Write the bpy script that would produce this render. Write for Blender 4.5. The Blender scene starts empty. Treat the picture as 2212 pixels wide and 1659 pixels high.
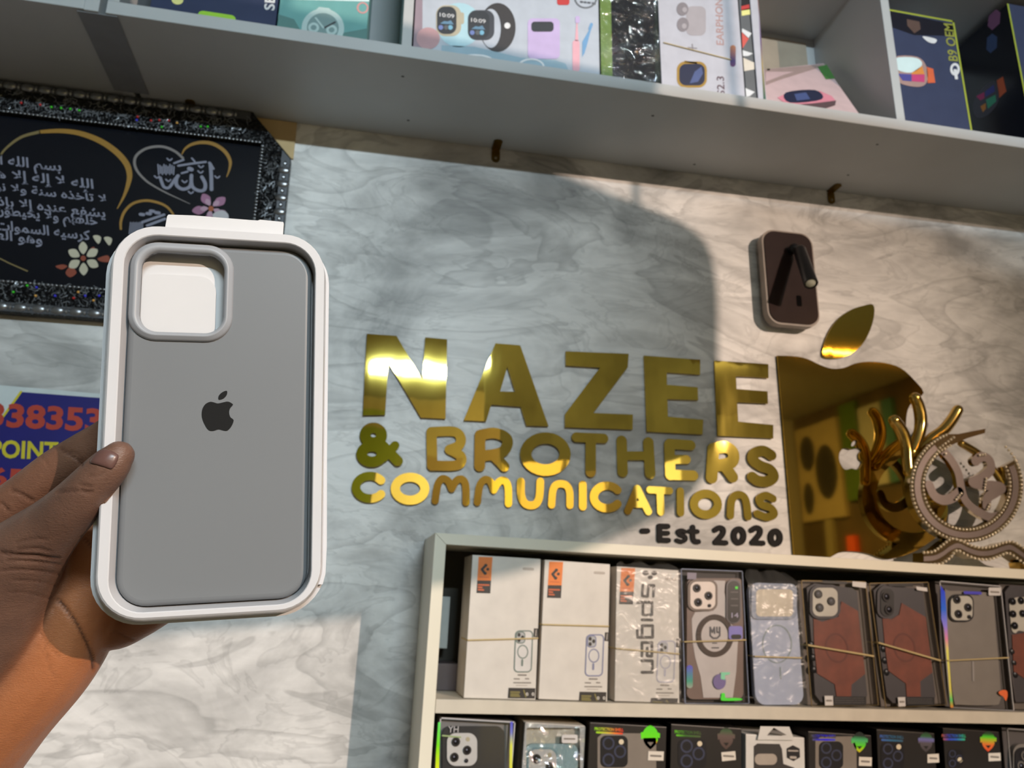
import bpy, bmesh, math, random
import numpy as np
from mathutils import Vector, Matrix, geometry
from mathutils.bvhtree import BVHTree

random.seed(7)
SC = bpy.context.scene
COL = SC.collection
PI = math.pi

# ------------------------------------------------------------------ camera (solved from the photograph's lines)
IW, IH, FPX = 2212, 1659, 1640.8
CX, CY = IW / 2, IH / 2
DIST = 1.35
CAM = Vector((0, -DIST, 1.55))
yaw, pit, rol = 0.198824, 0.267279, 0.0142827
FW = Vector((math.sin(yaw) * math.cos(pit), math.cos(yaw) * math.cos(pit), math.sin(pit)))
_r0 = Vector((math.cos(yaw), -math.sin(yaw), 0))
_u0 = _r0.cross(FW)
RT = _r0 * math.cos(rol) + _u0 * math.sin(rol)
UP = _u0 * math.cos(rol) - _r0 * math.sin(rol)

def ray(px, py):
    return FW * FPX + RT * (px - CX) - UP * (py - CY)

def on_y(px, py, y=0.0):
    d = ray(px, py)
    return CAM + d * ((y - CAM.y) / d.y)

def on_z(px, py, z):
    d = ray(px, py)
    return CAM + d * ((z - CAM.z) / d.z)

def at_depth(px, py, z):
    return CAM + ray(px, py) * (z / FPX)

def depth_of(p):
    return (Vector(p) - CAM).dot(FW)

# crops of the photograph used for measuring: id -> (x0, y0, scale)
CR = {'L': (740, 680, 2.2571), 'A': (1580, 460, 2.1266), 'O': (1780, 820, 3.949), 'S': (1600, 480, 5.183),
      'c1': (860, 1120, 5.53), 'c2': (1260, 1120, 5.53), 'c3': (1660, 1120, 5.53), 'c4': (1812, 1120, 5.53),
      'c5': (860, 1360, 5.53), 'c6': (1260, 1360, 5.53), 'c7': (1660, 1360, 5.53), 'c8': (1812, 1360, 5.53),
      't1': (0, 0, 5.53), 't2': (400, 0, 5.53), 't3': (800, 0, 5.53), 't4': (1200, 0, 5.53), 't5': (1500, 0, 5.53),
      't6': (1812, 0, 5.53), 'f1': (0, 240, 5.53), 'f2': (250, 240, 5.53), 'b9': (1440, 1180, 2.865),
      'h': (0, 820, 3.0727), 'k2': (0, 400, 2.962), 'k3': (0, 860, 2.0757), 'z5': (180, 440, 3.95), 'p': (0, 0, 1.0)}

def P(c, *pts):
    x0, y0, s = CR[c]
    return [(x0 + x / s, y0 + y / s) for x, y in pts]

# ------------------------------------------------------------------ materials
def lin(c):
    c = c / 255.0
    return c / 12.92 if c <= 0.04045 else ((c + 0.055) / 1.055) ** 2.4

MATS = {}
def mat(name, rgb, rough=0.5, metal=0.0, spec=0.5, var=0.06, vscale=30.0, bump=0.0, bscale=60.0, coat=0.0, trans=0.0, sss=0.0, bstretch=None):
    if name in MATS:
        return MATS[name]
    m = bpy.data.materials.new(name)
    m.use_nodes = True
    nt = m.node_tree
    b = nt.nodes['Principled BSDF']
    base = [lin(x) for x in rgb]
    tc = nt.nodes.new('ShaderNodeTexCoord')
    nz = nt.nodes.new('ShaderNodeTexNoise')
    nz.inputs['Scale'].default_value = vscale
    nz.inputs['Detail'].default_value = 3
    nt.links.new(tc.outputs['Object'], nz.inputs['Vector'])
    rp = nt.nodes.new('ShaderNodeValToRGB')
    rp.color_ramp.elements[0].position = 0.3
    rp.color_ramp.elements[1].position = 0.7
    rp.color_ramp.elements[0].color = [x * (1 - var) for x in base] + [1]
    rp.color_ramp.elements[1].color = [min(1, x * (1 + var)) for x in base] + [1]
    nt.links.new(nz.outputs['Fac'], rp.inputs['Fac'])
    nt.links.new(rp.outputs['Color'], b.inputs['Base Color'])
    b.inputs['Roughness'].default_value = rough
    b.inputs['Metallic'].default_value = metal
    b.inputs['Specular IOR Level'].default_value = spec
    b.inputs['Coat Weight'].default_value = coat
    b.inputs['Coat Roughness'].default_value = 0.05
    b.inputs['Transmission Weight'].default_value = trans
    if sss:
        b.inputs['Subsurface Weight'].default_value = sss
        b.inputs['Subsurface Radius'].default_value = (0.004, 0.0015, 0.0008)
        b.inputs['Subsurface Scale'].default_value = 1.0
    if bump:
        n2 = nt.nodes.new('ShaderNodeTexNoise')
        n2.inputs['Scale'].default_value = bscale
        n2.inputs['Detail'].default_value = 2
        if bstretch:
            mp = nt.nodes.new('ShaderNodeMapping')
            mp.inputs['Scale'].default_value = bstretch
            nt.links.new(tc.outputs['Object'], mp.inputs['Vector'])
            nt.links.new(mp.outputs[0], n2.inputs['Vector'])
        else:
            nt.links.new(tc.outputs['Object'], n2.inputs['Vector'])
        bp = nt.nodes.new('ShaderNodeBump')
        bp.inputs['Strength'].default_value = bump
        bp.inputs['Distance'].default_value = 0.01
        nt.links.new(n2.outputs['Fac'], bp.inputs['Height'])
        nt.links.new(bp.outputs['Normal'], b.inputs['Normal'])
    MATS[name] = m
    return m

def clear_mat(name='clear_film', tint=(240, 245, 250), gloss=0.10, rough=0.08, bump=0.0, bscale=25.0, haze=0.0):
    if name in MATS:
        return MATS[name]
    m = bpy.data.materials.new(name)
    m.use_nodes = True
    nt = m.node_tree
    for n in list(nt.nodes):
        nt.nodes.remove(n)
    out = nt.nodes.new('ShaderNodeOutputMaterial')
    tr = nt.nodes.new('ShaderNodeBsdfTransparent')
    tr.inputs['Color'].default_value = [lin(x) for x in tint] + [1]
    gl = nt.nodes.new('ShaderNodeBsdfGlossy')
    gl.inputs['Roughness'].default_value = rough
    lw = nt.nodes.new('ShaderNodeLayerWeight')
    lw.inputs['Blend'].default_value = 0.25
    mp = nt.nodes.new('ShaderNodeMath')
    mp.operation = 'MULTIPLY_ADD'
    mp.inputs[1].default_value = 0.35
    mp.inputs[2].default_value = gloss
    mp.use_clamp = True
    nt.links.new(lw.outputs['Fresnel'], mp.inputs[0])
    mx = nt.nodes.new('ShaderNodeMixShader')
    nt.links.new(mp.outputs[0], mx.inputs[0])
    last = tr
    if haze:
        df = nt.nodes.new('ShaderNodeBsdfDiffuse')
        df.inputs['Color'].default_value = (0.85, 0.85, 0.85, 1)
        mh = nt.nodes.new('ShaderNodeMixShader')
        mh.inputs[0].default_value = haze
        nt.links.new(tr.outputs[0], mh.inputs[1])
        nt.links.new(df.outputs[0], mh.inputs[2])
        last = mh
    nt.links.new(last.outputs[0], mx.inputs[1])
    nt.links.new(gl.outputs[0], mx.inputs[2])
    if bump:
        tc = nt.nodes.new('ShaderNodeTexCoord')
        nz = nt.nodes.new('ShaderNodeTexNoise')
        nz.inputs['Scale'].default_value = bscale
        nz.inputs['Distortion'].default_value = 1.5
        nt.links.new(tc.outputs['Object'], nz.inputs['Vector'])
        bp = nt.nodes.new('ShaderNodeBump')
        bp.inputs['Strength'].default_value = bump
        bp.inputs['Distance'].default_value = 0.02
        nt.links.new(nz.outputs['Fac'], bp.inputs['Height'])
        nt.links.new(bp.outputs['Normal'], gl.inputs['Normal'])
    nt.links.new(mx.outputs[0], out.inputs[0])
    MATS[name] = m
    return m

def hue_ramp_mat(name, stops, axis='Z', scale=1.0, offset=0.0, rough=0.35, metal=0.35):
    """fixed hues along one axis"""
    if name in MATS:
        return MATS[name]
    m = mat(name, (200, 200, 200), rough, metal)
    nt = m.node_tree
    b = nt.nodes['Principled BSDF']
    tc = nt.nodes.new('ShaderNodeTexCoord')
    sp = nt.nodes.new('ShaderNodeSeparateXYZ')
    nt.links.new(tc.outputs['Generated'], sp.inputs[0])
    rp = nt.nodes.new('ShaderNodeValToRGB')
    els = rp.color_ramp.elements
    els[0].position, els[0].color = stops[0][0], [lin(x) for x in stops[0][1]] + [1]
    els[1].position, els[1].color = stops[-1][0], [lin(x) for x in stops[-1][1]] + [1]
    for p, c in stops[1:-1]:
        e = els.new(p)
        e.color = [lin(x) for x in c] + [1]
    nt.links.new(sp.outputs[axis], rp.inputs['Fac'])
    nt.links.new(rp.outputs['Color'], b.inputs['Base Color'])
    return m

# ------------------------------------------------------------------ mesh builder
def circ(cx, cy, rx, ry=None, n=28, a0=0.0, a1=2 * PI, closed=True):
    ry = rx if ry is None else ry
    k = n if closed else n + 1
    return [(cx + rx * math.cos(a0 + (a1 - a0) * i / n), cy + ry * math.sin(a0 + (a1 - a0) * i / n)) for i in range(k)]

def rrect(x0, y0, x1, y1, r, n=6):
    if x0 > x1: x0, x1 = x1, x0
    if y0 > y1: y0, y1 = y1, y0
    r = min(r, (x1 - x0) / 2 - 1e-6, (y1 - y0) / 2 - 1e-6)
    out = []
    for cx, cy, a in ((x1 - r, y1 - r, 0), (x0 + r, y1 - r, PI / 2), (x0 + r, y0 + r, PI), (x1 - r, y0 + r, 1.5 * PI)):
        for i in range(n + 1):
            t = a + PI / 2 * i / n
            out.append((cx + r * math.cos(t), cy + r * math.sin(t)))
    return out

def smooth_poly(pts, k=6, closed=True):
    n = len(pts)
    out = []
    rng = range(n) if closed else range(n - 1)
    for i in rng:
        g = lambda j: pts[j % n] if closed else pts[max(0, min(n - 1, j))]
        p0, p1, p2, p3 = g(i - 1), g(i), g(i + 1), g(i + 2)
        for s in range(k):
            t = s / k
            out.append(tuple(0.5 * ((2 * p1[d]) + (-p0[d] + p2[d]) * t + (2 * p0[d] - 5 * p1[d] + 4 * p2[d] - p3[d]) * t * t
                                    + (-p0[d] + 3 * p1[d] - 3 * p2[d] + p3[d]) * t ** 3) for d in range(len(p1))))
    if not closed:
        out.append(tuple(pts[-1]))
    return out

def area2(p):
    return 0.5 * sum(p[i][0] * p[(i + 1) % len(p)][1] - p[(i + 1) % len(p)][0] * p[i][1] for i in range(len(p)))

_TXT = {}
def text_tris(s, bold=0.0):
    k = (s, bold)
    if k in _TXT:
        return _TXT[k]
    cu = bpy.data.curves.new('tmp_text', 'FONT')
    cu.body = s
    cu.offset = bold
    cu.resolution_u = 3
    ob = bpy.data.objects.new('tmp_text', cu)
    COL.objects.link(ob)
    dg = bpy.context.evaluated_depsgraph_get()
    dg.update()
    ev = ob.evaluated_get(dg)
    me = ev.to_mesh()
    tris = []
    if me:
        for p in me.polygons:
            tris.append([(me.vertices[i].co.x, me.vertices[i].co.y) for i in p.vertices])
        ev.to_mesh_clear()
    bpy.data.objects.remove(ob)
    bpy.data.curves.remove(cu)
    xs = [v[0] for t in tris for v in t] or [0, 1]
    ys = [v[1] for t in tris for v in t] or [0, 1]
    bb = (min(xs), min(ys), max(xs), max(ys))
    _TXT[k] = (tris, bb)
    return _TXT[k]

HALF = {}
class MB:
    """collects shapes in a local frame (x right, y into the wall, z up)"""
    def __init__(s):
        s.v, s.f, s.m, s.mats, s.nst = [], [], [], [], 0
    def mi(s, m):
        if m not in s.mats:
            s.mats.append(m)
        return s.mats.index(m)
    def face(s, pts, m):
        b = len(s.v)
        s.v += [tuple(p) for p in pts]
        s.f.append(list(range(b, b + len(pts))))
        s.m.append(s.mi(m))
    def flat(s, poly, y, m, holes=()):
        loops = [[Vector((p[0], p[1], 0)) for p in q] for q in [poly] + list(holes)]
        allp = [p for q in loops for p in q]
        b = len(s.v)
        s.v += [(p.x, y, p.y) for p in allp]
        k = s.mi(m)
        for t in geometry.tessellate_polygon(loops):
            a, c, d = (allp[i] for i in t)
            cr = (c.x - a.x) * (d.y - a.y) - (d.x - a.x) * (c.y - a.y)
            s.f.append([b + i for i in (t if cr > 0 else t[::-1])])
            s.m.append(k)
    def prism(s, poly, y0, y1, m, holes=(), side=None, inset=0.0):
        """front cap at y0 (towards the viewer), back at y1"""
        k = s.mi(side or m)
        loops = [poly] + list(holes)
        caps = [[Vector((p[0], p[1], 0)) for p in q] for q in loops]
        allp = [p for q in caps for p in q]
        b = len(s.v)
        n = len(allp)
        s.v += [(p.x, y0, p.y) for p in allp] + [(p.x, y1, p.y) for p in allp]
        kc = s.mi(m)
        for t in geometry.tessellate_polygon(caps):
            a, c, d = (allp[i] for i in t)
            cr = (c.x - a.x) * (d.y - a.y) - (d.x - a.x) * (c.y - a.y)
            t = list(t) if cr > 0 else list(t)[::-1]
            s.f.append([b + i for i in t]); s.m.append(kc)
            s.f.append([b + n + i for i in t[::-1]]); s.m.append(k)
        o = 0
        for li, q in enumerate(loops):
            L = len(q)
            ccw = area2(q) > 0
            if li: ccw = not ccw
            for i in range(L):
                i0, i1 = b + o + i, b + o + (i + 1) % L
                fc = [i0, i0 + n, i1 + n, i1]
                s.f.append(fc if ccw else fc[::-1]); s.m.append(k)
            o += L
    def box(s, x0, x1, y0, y1, z0, z1, m):
        s.prism([(x0, z0), (x1, z0), (x1, z1), (x0, z1)], y0, y1, m)
    def loft(s, loops, m, cap0=True, cap1=True, close=True):
        """loops: list of equal-length lists of 3-D points"""
        k = s.mi(m)
        n = len(loops[0])
        b = len(s.v)
        for q in loops:
            s.v += [tuple(p) for p in q]
        for j in range(len(loops) - 1):
            for i in range(n if close else n - 1):
                i2 = (i + 1) % n
                s.f.append([b + j * n + i, b + j * n + i2, b + (j + 1) * n + i2, b + (j + 1) * n + i]); s.m.append(k)
        if cap0: s.f.append([b + i for i in range(n)][::-1]); s.m.append(k)
        if cap1: s.f.append([b + (len(loops) - 1) * n + i for i in range(n)]); s.m.append(k)
    def tube(s, pts, rad, m, n=10):
        pts = [Vector(p) for p in pts]
        rad = list(rad) if isinstance(rad, (list, tuple)) else [rad] * len(pts)
        # rounded ends
        d0 = (pts[0] - pts[1]).normalized(); d1 = (pts[-1] - pts[-2]).normalized()
        P0 = [(pts[0] + d0 * rad[0] * k, rad[0] * w) for k, w in ((1.0, .05), (.8, .6), (.45, .89))]
        P1 = [(pts[-1] + d1 * rad[-1] * k, rad[-1] * w) for k, w in ((.45, .89), (.8, .6), (1.0, .05))]
        ch = P0 + list(zip(pts, rad)) + P1
        up = None
        loops = []
        for i, (p, r) in enumerate(ch):
            a = ch[max(0, i - 1)][0]; c = ch[min(len(ch) - 1, i + 1)][0]
            t = (c - a).normalized()
            if up is None:
                up = t.orthogonal().normalized()
            up = (up - t * up.dot(t)).normalized()
            w = t.cross(up)
            loops.append([p + up * (r * math.cos(2 * PI * q / n)) + w * (r * math.sin(2 * PI * q / n)) for q in range(n)])
        s.loft(loops, m)
    def ball(s, c, r, m, n=8, k=5, sq=(1, 1, 1)):
        c = Vector(c)
        loops = []
        for j in range(k + 1):
            t = PI * (j + .02) / (k + .04)
            loops.append([(c.x + sq[0] * r * math.sin(t) * math.cos(2 * PI * i / n), c.y + sq[1] * r * math.sin(t) * math.sin(2 * PI * i / n), c.z + sq[2] * r * math.cos(t)) for i in range(n)])
        s.loft(loops, m)
    def stroke(s, pts, r, y, m, n=6):
        """thin flat pen stroke at depth y"""
        pts = [(p[0], p[1]) for p in pts]
        for (a, b) in zip(pts[:-1], pts[1:]):
            dx, dy = b[0] - a[0], b[1] - a[1]
            L = math.hypot(dx, dy)
            if L < 1e-9: continue
            t = math.atan2(dy, dx)
            q = [(b[0] + r * math.cos(t - PI / 2 + PI * i / n), b[1] + r * math.sin(t - PI / 2 + PI * i / n)) for i in range(n + 1)]
            q += [(a[0] + r * math.cos(t + PI / 2 + PI * i / n), a[1] + r * math.sin(t + PI / 2 + PI * i / n)) for i in range(n + 1)]
            bi = len(s.v)
            s.v += [(p[0], y - (s.nst % 40) * 4e-6, p[1]) for p in q]
            s.f.append(list(range(bi, bi + len(q)))); s.m.append(s.mi(m))
            s.nst += 1
    def text(s, txt, p0, p1, p3, y, m, bold=0.0):
        """fit the text's box to the parallelogram p0 (bottom left), p1 (bottom right), p3 (top left)"""
        tris, bb = text_tris(txt, bold)
        k = s.mi(m)
        w, h = max(bb[2] - bb[0], 1e-6), max(bb[3] - bb[1], 1e-6)
        for t in tris:
            q = []
            for x, z in t:
                a, c = (x - bb[0]) / w, (z - bb[1]) / h
                q.append((p0[0] + (p1[0] - p0[0]) * a + (p3[0] - p0[0]) * c, p0[1] + (p1[1] - p0[1]) * a + (p3[1] - p0[1]) * c))
            if len(q) > 2:
                if area2(q) < 0: q = q[::-1]
                b = len(s.v)
                s.v += [(p[0], y, p[1]) for p in q]
                s.f.append(list(range(b, b + len(q)))); s.m.append(k)
    def sdf(s, strokes, y0, y1, m, res=70, polys=(), side=None):
        """solid letter: union of round strokes [(pts, r)], meshed by marching squares, y0 front .. y1 back"""
        xs = [p[0] for st, r in strokes for p in st]; zs = [p[1] for st, r in strokes for p in st]
        R = max(r for _, r in strokes) * 1.15
        x0, x1, z0, z1 = min(xs) - R, max(xs) + R, min(zs) - R, max(zs) + R
        h = max(x1 - x0, z1 - z0) / res
        nx, nz = int((x1 - x0) / h) + 2, int((z1 - z0) / h) + 2
        gx, gz = np.meshgrid(x0 + h * np.arange(nx), z0 + h * np.arange(nz))
        F = np.full(gx.shape, 1e9)
        for st, r in strokes:
            if len(st) == 1:
                F = np.minimum(F, np.hypot(gx - st[0][0], gz - st[0][1]) - r)
            for a, b in zip(st[:-1], st[1:]):
                dx, dz = b[0] - a[0], b[1] - a[1]
                L2 = dx * dx + dz * dz + 1e-15
                t = np.clip(((gx - a[0]) * dx + (gz - a[1]) * dz) / L2, 0, 1)
                F = np.minimum(F, np.hypot(gx - a[0] - t * dx, gz - a[1] - t * dz) - r)
        vid = {}
        top = []
        def corner(i, j):
            k = ('c', i, j)
            if k not in vid:
                vid[k] = len(top); top.append((gx[j, i], gz[j, i]))
            return vid[k]
        def cross(i0, j0, i1, j1):
            k = ('e',) + ((i0, j0, i1, j1) if (i0, j0) < (i1, j1) else (i1, j1, i0, j0))
            if k not in vid:
                a, b = F[j0, i0], F[j1, i1]
                t = a / (a - b)
                vid[k] = len(top)
                top.append((gx[j0, i0] + t * (gx[j1, i1] - gx[j0, i0]), gz[j0, i0] + t * (gz[j1, i1] - gz[j0, i0])))
            return vid[k]
        ins = F < 0
        faces = []
        for j in range(nz - 1):
            for i in range(nx - 1):
                cs = [(i, j), (i + 1, j), (i + 1, j + 1), (i, j + 1)]
                if not (ins[j, i] or ins[j, i + 1] or ins[j + 1, i + 1] or ins[j + 1, i]): continue
                q = []
                for a in range(4):
                    A, B = cs[a], cs[(a + 1) % 4]
                    if ins[A[1], A[0]]: q.append(corner(*A))
                    if ins[A[1], A[0]] != ins[B[1], B[0]]: q.append(cross(*A, *B))
                if len(q) > 2: faces.append(q)
        ed = {}
        for q in faces:
            for a, b in zip(q, q[1:] + q[:1]):
                ed[(a, b)] = 1
        b0 = len(s.v); n = len(top)
        s.v += [(p[0], y0, p[1]) for p in top] + [(p[0], y1, p[1]) for p in top]
        k = s.mi(m); ks = s.mi(side or m)
        for q in faces:
            s.f.append([b0 + a for a in q]); s.m.append(k)
        for (a, b) in ed:
            if (b, a) not in ed:
                s.f.append([b0 + a, b0 + a + n, b0 + b + n, b0 + b]); s.m.append(ks)
    def build(s, name, parent=None, mtx=None, smooth=0.0, recenter=False, bevel=0.0, weld=False, zmin=None):
        vs = s.v
        off = None
        if recenter:
            a = np.array(vs)
            off = Vector(((a[:, 0].min() + a[:, 0].max()) / 2, a[:, 1].max(), a[:, 2].min()))
            vs = [(p[0] - off.x, p[1] - off.y, p[2] - off.z) for p in vs]
        if parent is not None and parent.parent is None and name.endswith(('print', '_glint', '_mark', '_tag', '_caption')) and parent.get('category') == 'box':
            vs = [(p[0], p[1], max(p[2], .0004)) for p in vs]
        if parent is not None and parent.name in HALF:
            hw_ = HALF[parent.name]; vs = [(min(max(p[0], -hw_), hw_) if name.endswith('print') and p[1] > -.01 else p[0], p[1], p[2]) for p in vs]
        if zmin is not None:
            vs = [(p[0], p[1], max(p[2], zmin)) for p in vs]
        me = bpy.data.meshes.new(name)
        me.from_pydata(vs, [], s.f)
        for m in s.mats: me.materials.append(m)
        me.polygons.foreach_set('material_index', s.m)
        if weld or bevel:
            bm = bmesh.new(); bm.from_mesh(me)
            bmesh.ops.remove_doubles(bm, verts=bm.verts, dist=1e-6)
            bm.to_mesh(me); bm.free()
        if smooth:
            me.shade_smooth()
            me.set_sharp_from_angle(angle=smooth)
        me.update()
        o = bpy.data.objects.new(name, me)
        COL.objects.link(o)
        if parent is not None: o.parent = parent
        M = mtx.copy() if mtx is not None else Matrix.Identity(4)
        if off is not None: M = M @ Matrix.Translation(off)
        if parent is None: o.matrix_world = M
        else: o.matrix_local = M
        if bevel:
            b = o.modifiers.new('bevel', 'BEVEL'); b.width = bevel; b.segments = 2; b.limit_method = 'ANGLE'
        return o

class Panel:
    """a flat face in the room: origin O, U to the right, V up"""
    def __init__(s, O, U, V):
        s.O, s.U, s.V = Vector(O), Vector(U).normalized(), Vector(V)
        s.V = (s.V - s.U * s.V.dot(s.U)).normalized()
        s.N = s.U.cross(s.V)
        s.M = Matrix(((s.U.x, -s.N.x, s.V.x, s.O.x), (s.U.y, -s.N.y, s.V.y, s.O.y), (s.U.z, -s.N.z, s.V.z, s.O.z), (0, 0, 0, 1)))
    def uv(s, px, py, lift=0.0):
        d = ray(px, py)
        t = (s.O + s.N * lift - CAM).dot(s.N) / d.dot(s.N)
        q = CAM + d * t - s.O
        return (q.dot(s.U), q.dot(s.V))
    def uvs(s, pts, lift=0.0):
        return [s.uv(x, y, lift) for x, y in pts]
    def c(s, crop, *pts, lift=0.0):
        return s.uvs(P(crop, *pts), lift)
    def ppm(s, px, py):
        a = s.uv(px, py); b = s.uv(px + 10, py); c = s.uv(px, py + 10)
        return 20 / (math.dist(a, b) + math.dist(a, c))

def tag(o, label, cat, group=None, kind=None):
    if label: o['label'] = label
    if cat: o['category'] = cat
    if group: o['group'] = group
    if kind: o['kind'] = kind
    return o

def thing(name, label, cat, M, group=None):
    o = bpy.data.objects.new(name, None)
    o.empty_display_size = 0.02
    COL.objects.link(o)
    o.matrix_world = M
    return tag(o, label, cat, group)

def struct(o):
    o['kind'] = 'structure'
    return o

# ------------------------------------------------------------------ camera object
cd = bpy.data.cameras.new('camera')
cam = bpy.data.objects.new('camera', cd)
COL.objects.link(cam)
cam.matrix_world = Matrix(((RT.x, UP.x, -FW.x, CAM.x), (RT.y, UP.y, -FW.y, CAM.y), (RT.z, UP.z, -FW.z, CAM.z), (0, 0, 0, 1)))
cd.sensor_fit = 'HORIZONTAL'
cd.sensor_width = 36
cd.lens = FPX / IW * 36
cd.clip_start = 0.01
cd.clip_end = 50
cd.dof.use_dof = True
cd.dof.focus_distance = 0.36
cd.dof.aperture_fstop = 21.0
SC.camera = cam

# ------------------------------------------------------------------ wall and room
def plaster():
    m = bpy.data.materials.new('troweled_plaster')
    m.use_nodes = True
    nt = m.node_tree
    b = nt.nodes['Principled BSDF']
    L = nt.links.new
    tc = nt.nodes.new('ShaderNodeTexCoord')
    def noise(scale, detail, dist, vec, rough=.5):
        n = nt.nodes.new('ShaderNodeTexNoise')
        n.inputs['Scale'].default_value = scale; n.inputs['Detail'].default_value = detail
        n.inputs['Distortion'].default_value = dist; n.inputs['Roughness'].default_value = rough
        L(vec, n.inputs['Vector'])
        return n
    def mapping(rot, scl, vec):
        q = nt.nodes.new('ShaderNodeMapping')
        q.inputs['Rotation'].default_value = rot; q.inputs['Scale'].default_value = scl
        L(vec, q.inputs['Vector'])
        return q.outputs[0]
    def ramp(fac, stops):
        r = nt.nodes.new('ShaderNodeValToRGB')
        e = r.color_ramp.elements
        e[0].position, e[0].color = stops[0][0], (stops[0][1],) * 3 + (1,)
        e[1].position, e[1].color = stops[-1][0], (stops[-1][1],) * 3 + (1,)
        for p, c in stops[1:-1]:
            x = e.new(p); x.color = (c,) * 3 + (1,)
        L(fac, r.inputs['Fac'])
        return r.outputs['Color']
    def mul(a, c):
        q = nt.nodes.new('ShaderNodeMix'); q.data_type = 'RGBA'; q.blend_type = 'MULTIPLY'
        q.inputs[0].default_value = 1.0
        L(a, q.inputs[6]); L(c, q.inputs[7])
        return q.outputs[2]
    o = tc.outputs['Object']
    # broad clouds of grey wash
    cl = ramp(noise(2.3, 7, 1.0, mapping((0, .5, 0), (1, 1, 1.5), o), .58).outputs['Fac'], [(.34, .48), (.47, .80), (.60, 1.0)])
    # trowel sweeps: stretched, hard on one side, soft on the other
    sw = ramp(noise(3.3, 3, 1.7, mapping((0, -.6, 0), (.65, 1, 1.9), o), .5).outputs['Fac'], [(.30, .78), (.44, 1.0), (.505, 1.0), (.52, .76), (.60, 1.0), (1, 1)])
    sw2 = ramp(noise(5.2, 4, 2.2, mapping((0, .8, 0), (.7, 1, 1.7), o), .55).outputs['Fac'], [(.3, .88), (.42, 1.0), (.475, .84), (.49, 1.0), (.57, 1.0), (.64, .90), (1, .9)])
    fine = ramp(noise(22, 6, .6, mapping((0, .6, 0), (.5, 1, 2), o), .7).outputs['Fac'], [(.3, .91), (.6, 1.01)])
    c = mul(mul(mul(cl, sw), sw2), fine)
    tint = nt.nodes.new('ShaderNodeMix'); tint.data_type = 'RGBA'; tint.blend_type = 'MULTIPLY'
    tint.inputs[0].default_value = 1.0
    L(c, tint.inputs[6]); tint.inputs[7].default_value = (.90, .89, .875, 1)
    L(tint.outputs[2], b.inputs['Base Color'])
    b.inputs['Roughness'].default_value = 0.42
    b.inputs['Specular IOR Level'].default_value = 0.3
    bp = nt.nodes.new('ShaderNodeBump'); bp.inputs['Strength'].default_value = .12; bp.inputs['Distance'].default_value = .01
    L(c, bp.inputs['Height']); L(bp.outputs['Normal'], b.inputs['Normal'])
    return m

WALLM = plaster()
ROOM_X0, ROOM_X1, ROOM_Y0, ROOM_Z1 = -2.6, 5.0, -6.6, 3.55
m_paint = mat('room_paint', (132, 126, 114), .8)
m_ceil = mat('ceiling_paint', (160, 158, 154), .9)
m_floor = mat('floor_tile', (112, 104, 96), .5)
def slab(name, x0, x1, y0, y1, z0, z1, m):
    b = MB(); b.box(x0, x1, y0, y1, z0, z1, m)
    return struct(b.build(name))
slab('wall_back', ROOM_X0, ROOM_X1, 0, .12, 0, ROOM_Z1, WALLM)
slab('wall_front', ROOM_X0, ROOM_X1, ROOM_Y0 - .1, ROOM_Y0, 0, ROOM_Z1, m_paint)
slab('wall_left', ROOM_X0 - .1, ROOM_X0, ROOM_Y0, 0, 0, ROOM_Z1, m_paint)
slab('wall_right', ROOM_X1, ROOM_X1 + .1, ROOM_Y0, 0, 0, ROOM_Z1, mat('brown_panelling', (72, 58, 40), .7, var=.3, vscale=3))
slab('floor', ROOM_X0, ROOM_X1, ROOM_Y0, 0, -.1, 0, m_floor)
slab('ceiling', ROOM_X0, ROOM_X1, ROOM_Y0, 0, ROOM_Z1, ROOM_Z1 + .1, m_ceil)


# ------------------------------------------------------------------ lamps of the shop, and one added fill
def kelvin_light(name, typ, energy, col, loc, **kw):
    l = bpy.data.lights.new(name, typ)
    l.energy = energy
    l.color = [lin(x) for x in col]
    for k, v in kw.items(): setattr(l, k, v)
    o = bpy.data.objects.new(name, l)
    COL.objects.link(o)
    o.location = loc
    return o

# cool tube light high on the opposite side of the shop
TUBE_C = Vector((0.70, -4.2, 3.17))
tube = kelvin_light('cool_tube_light', 'AREA', 108, (222, 244, 255), TUBE_C, shape='RECTANGLE', size=1.3, size_y=0.06)
tube.rotation_euler = ((Vector((0.6, 0, 1.8)) - TUBE_C).to_track_quat('-Z', 'Y')).to_euler()
# warm spot farther back to the right
BULB = Vector((3.5, -6.0, 3.34))
bulb = kelvin_light('warm_spot_light', 'SPOT', 1500, (255, 227, 205), BULB, shadow_soft_size=0.03, spot_size=math.radians(35), spot_blend=.9)
bulb.rotation_euler = ((Vector((-0.45, 0, 1.35)) - BULB).to_track_quat('-Z', 'Y')).to_euler()
# added fill, brightening the far half of the shop that the gold reflects
fill_l = kelvin_light('added_fill_light', 'AREA', 230, (255, 242, 220), (2.2, -4.6, 3.5), shape='RECTANGLE', size=2.4, size_y=0.5)
fill_l.rotation_euler = (math.radians(-25), 0, 0)

w = bpy.data.worlds.new('world'); SC.world = w
w.use_nodes = True
w.node_tree.nodes['Background'].inputs[0].default_value = (0.02, 0.02, 0.022, 1)

SC.view_settings.view_transform = 'Standard'
SC.view_settings.look = 'None'
SC.view_settings.exposure = 0.0
SC.view_settings.gamma = 1.0
SC.view_settings.use_curve_mapping = False
SC.cycles.use_denoising = True
SC.cycles.sample_clamp_indirect = 4.0
SC.cycles.max_bounces = 8
SC.cycles.transparent_max_bounces = 16
SC.cycles.caustics_reflective = False
SC.cycles.caustics_refractive = False

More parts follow.
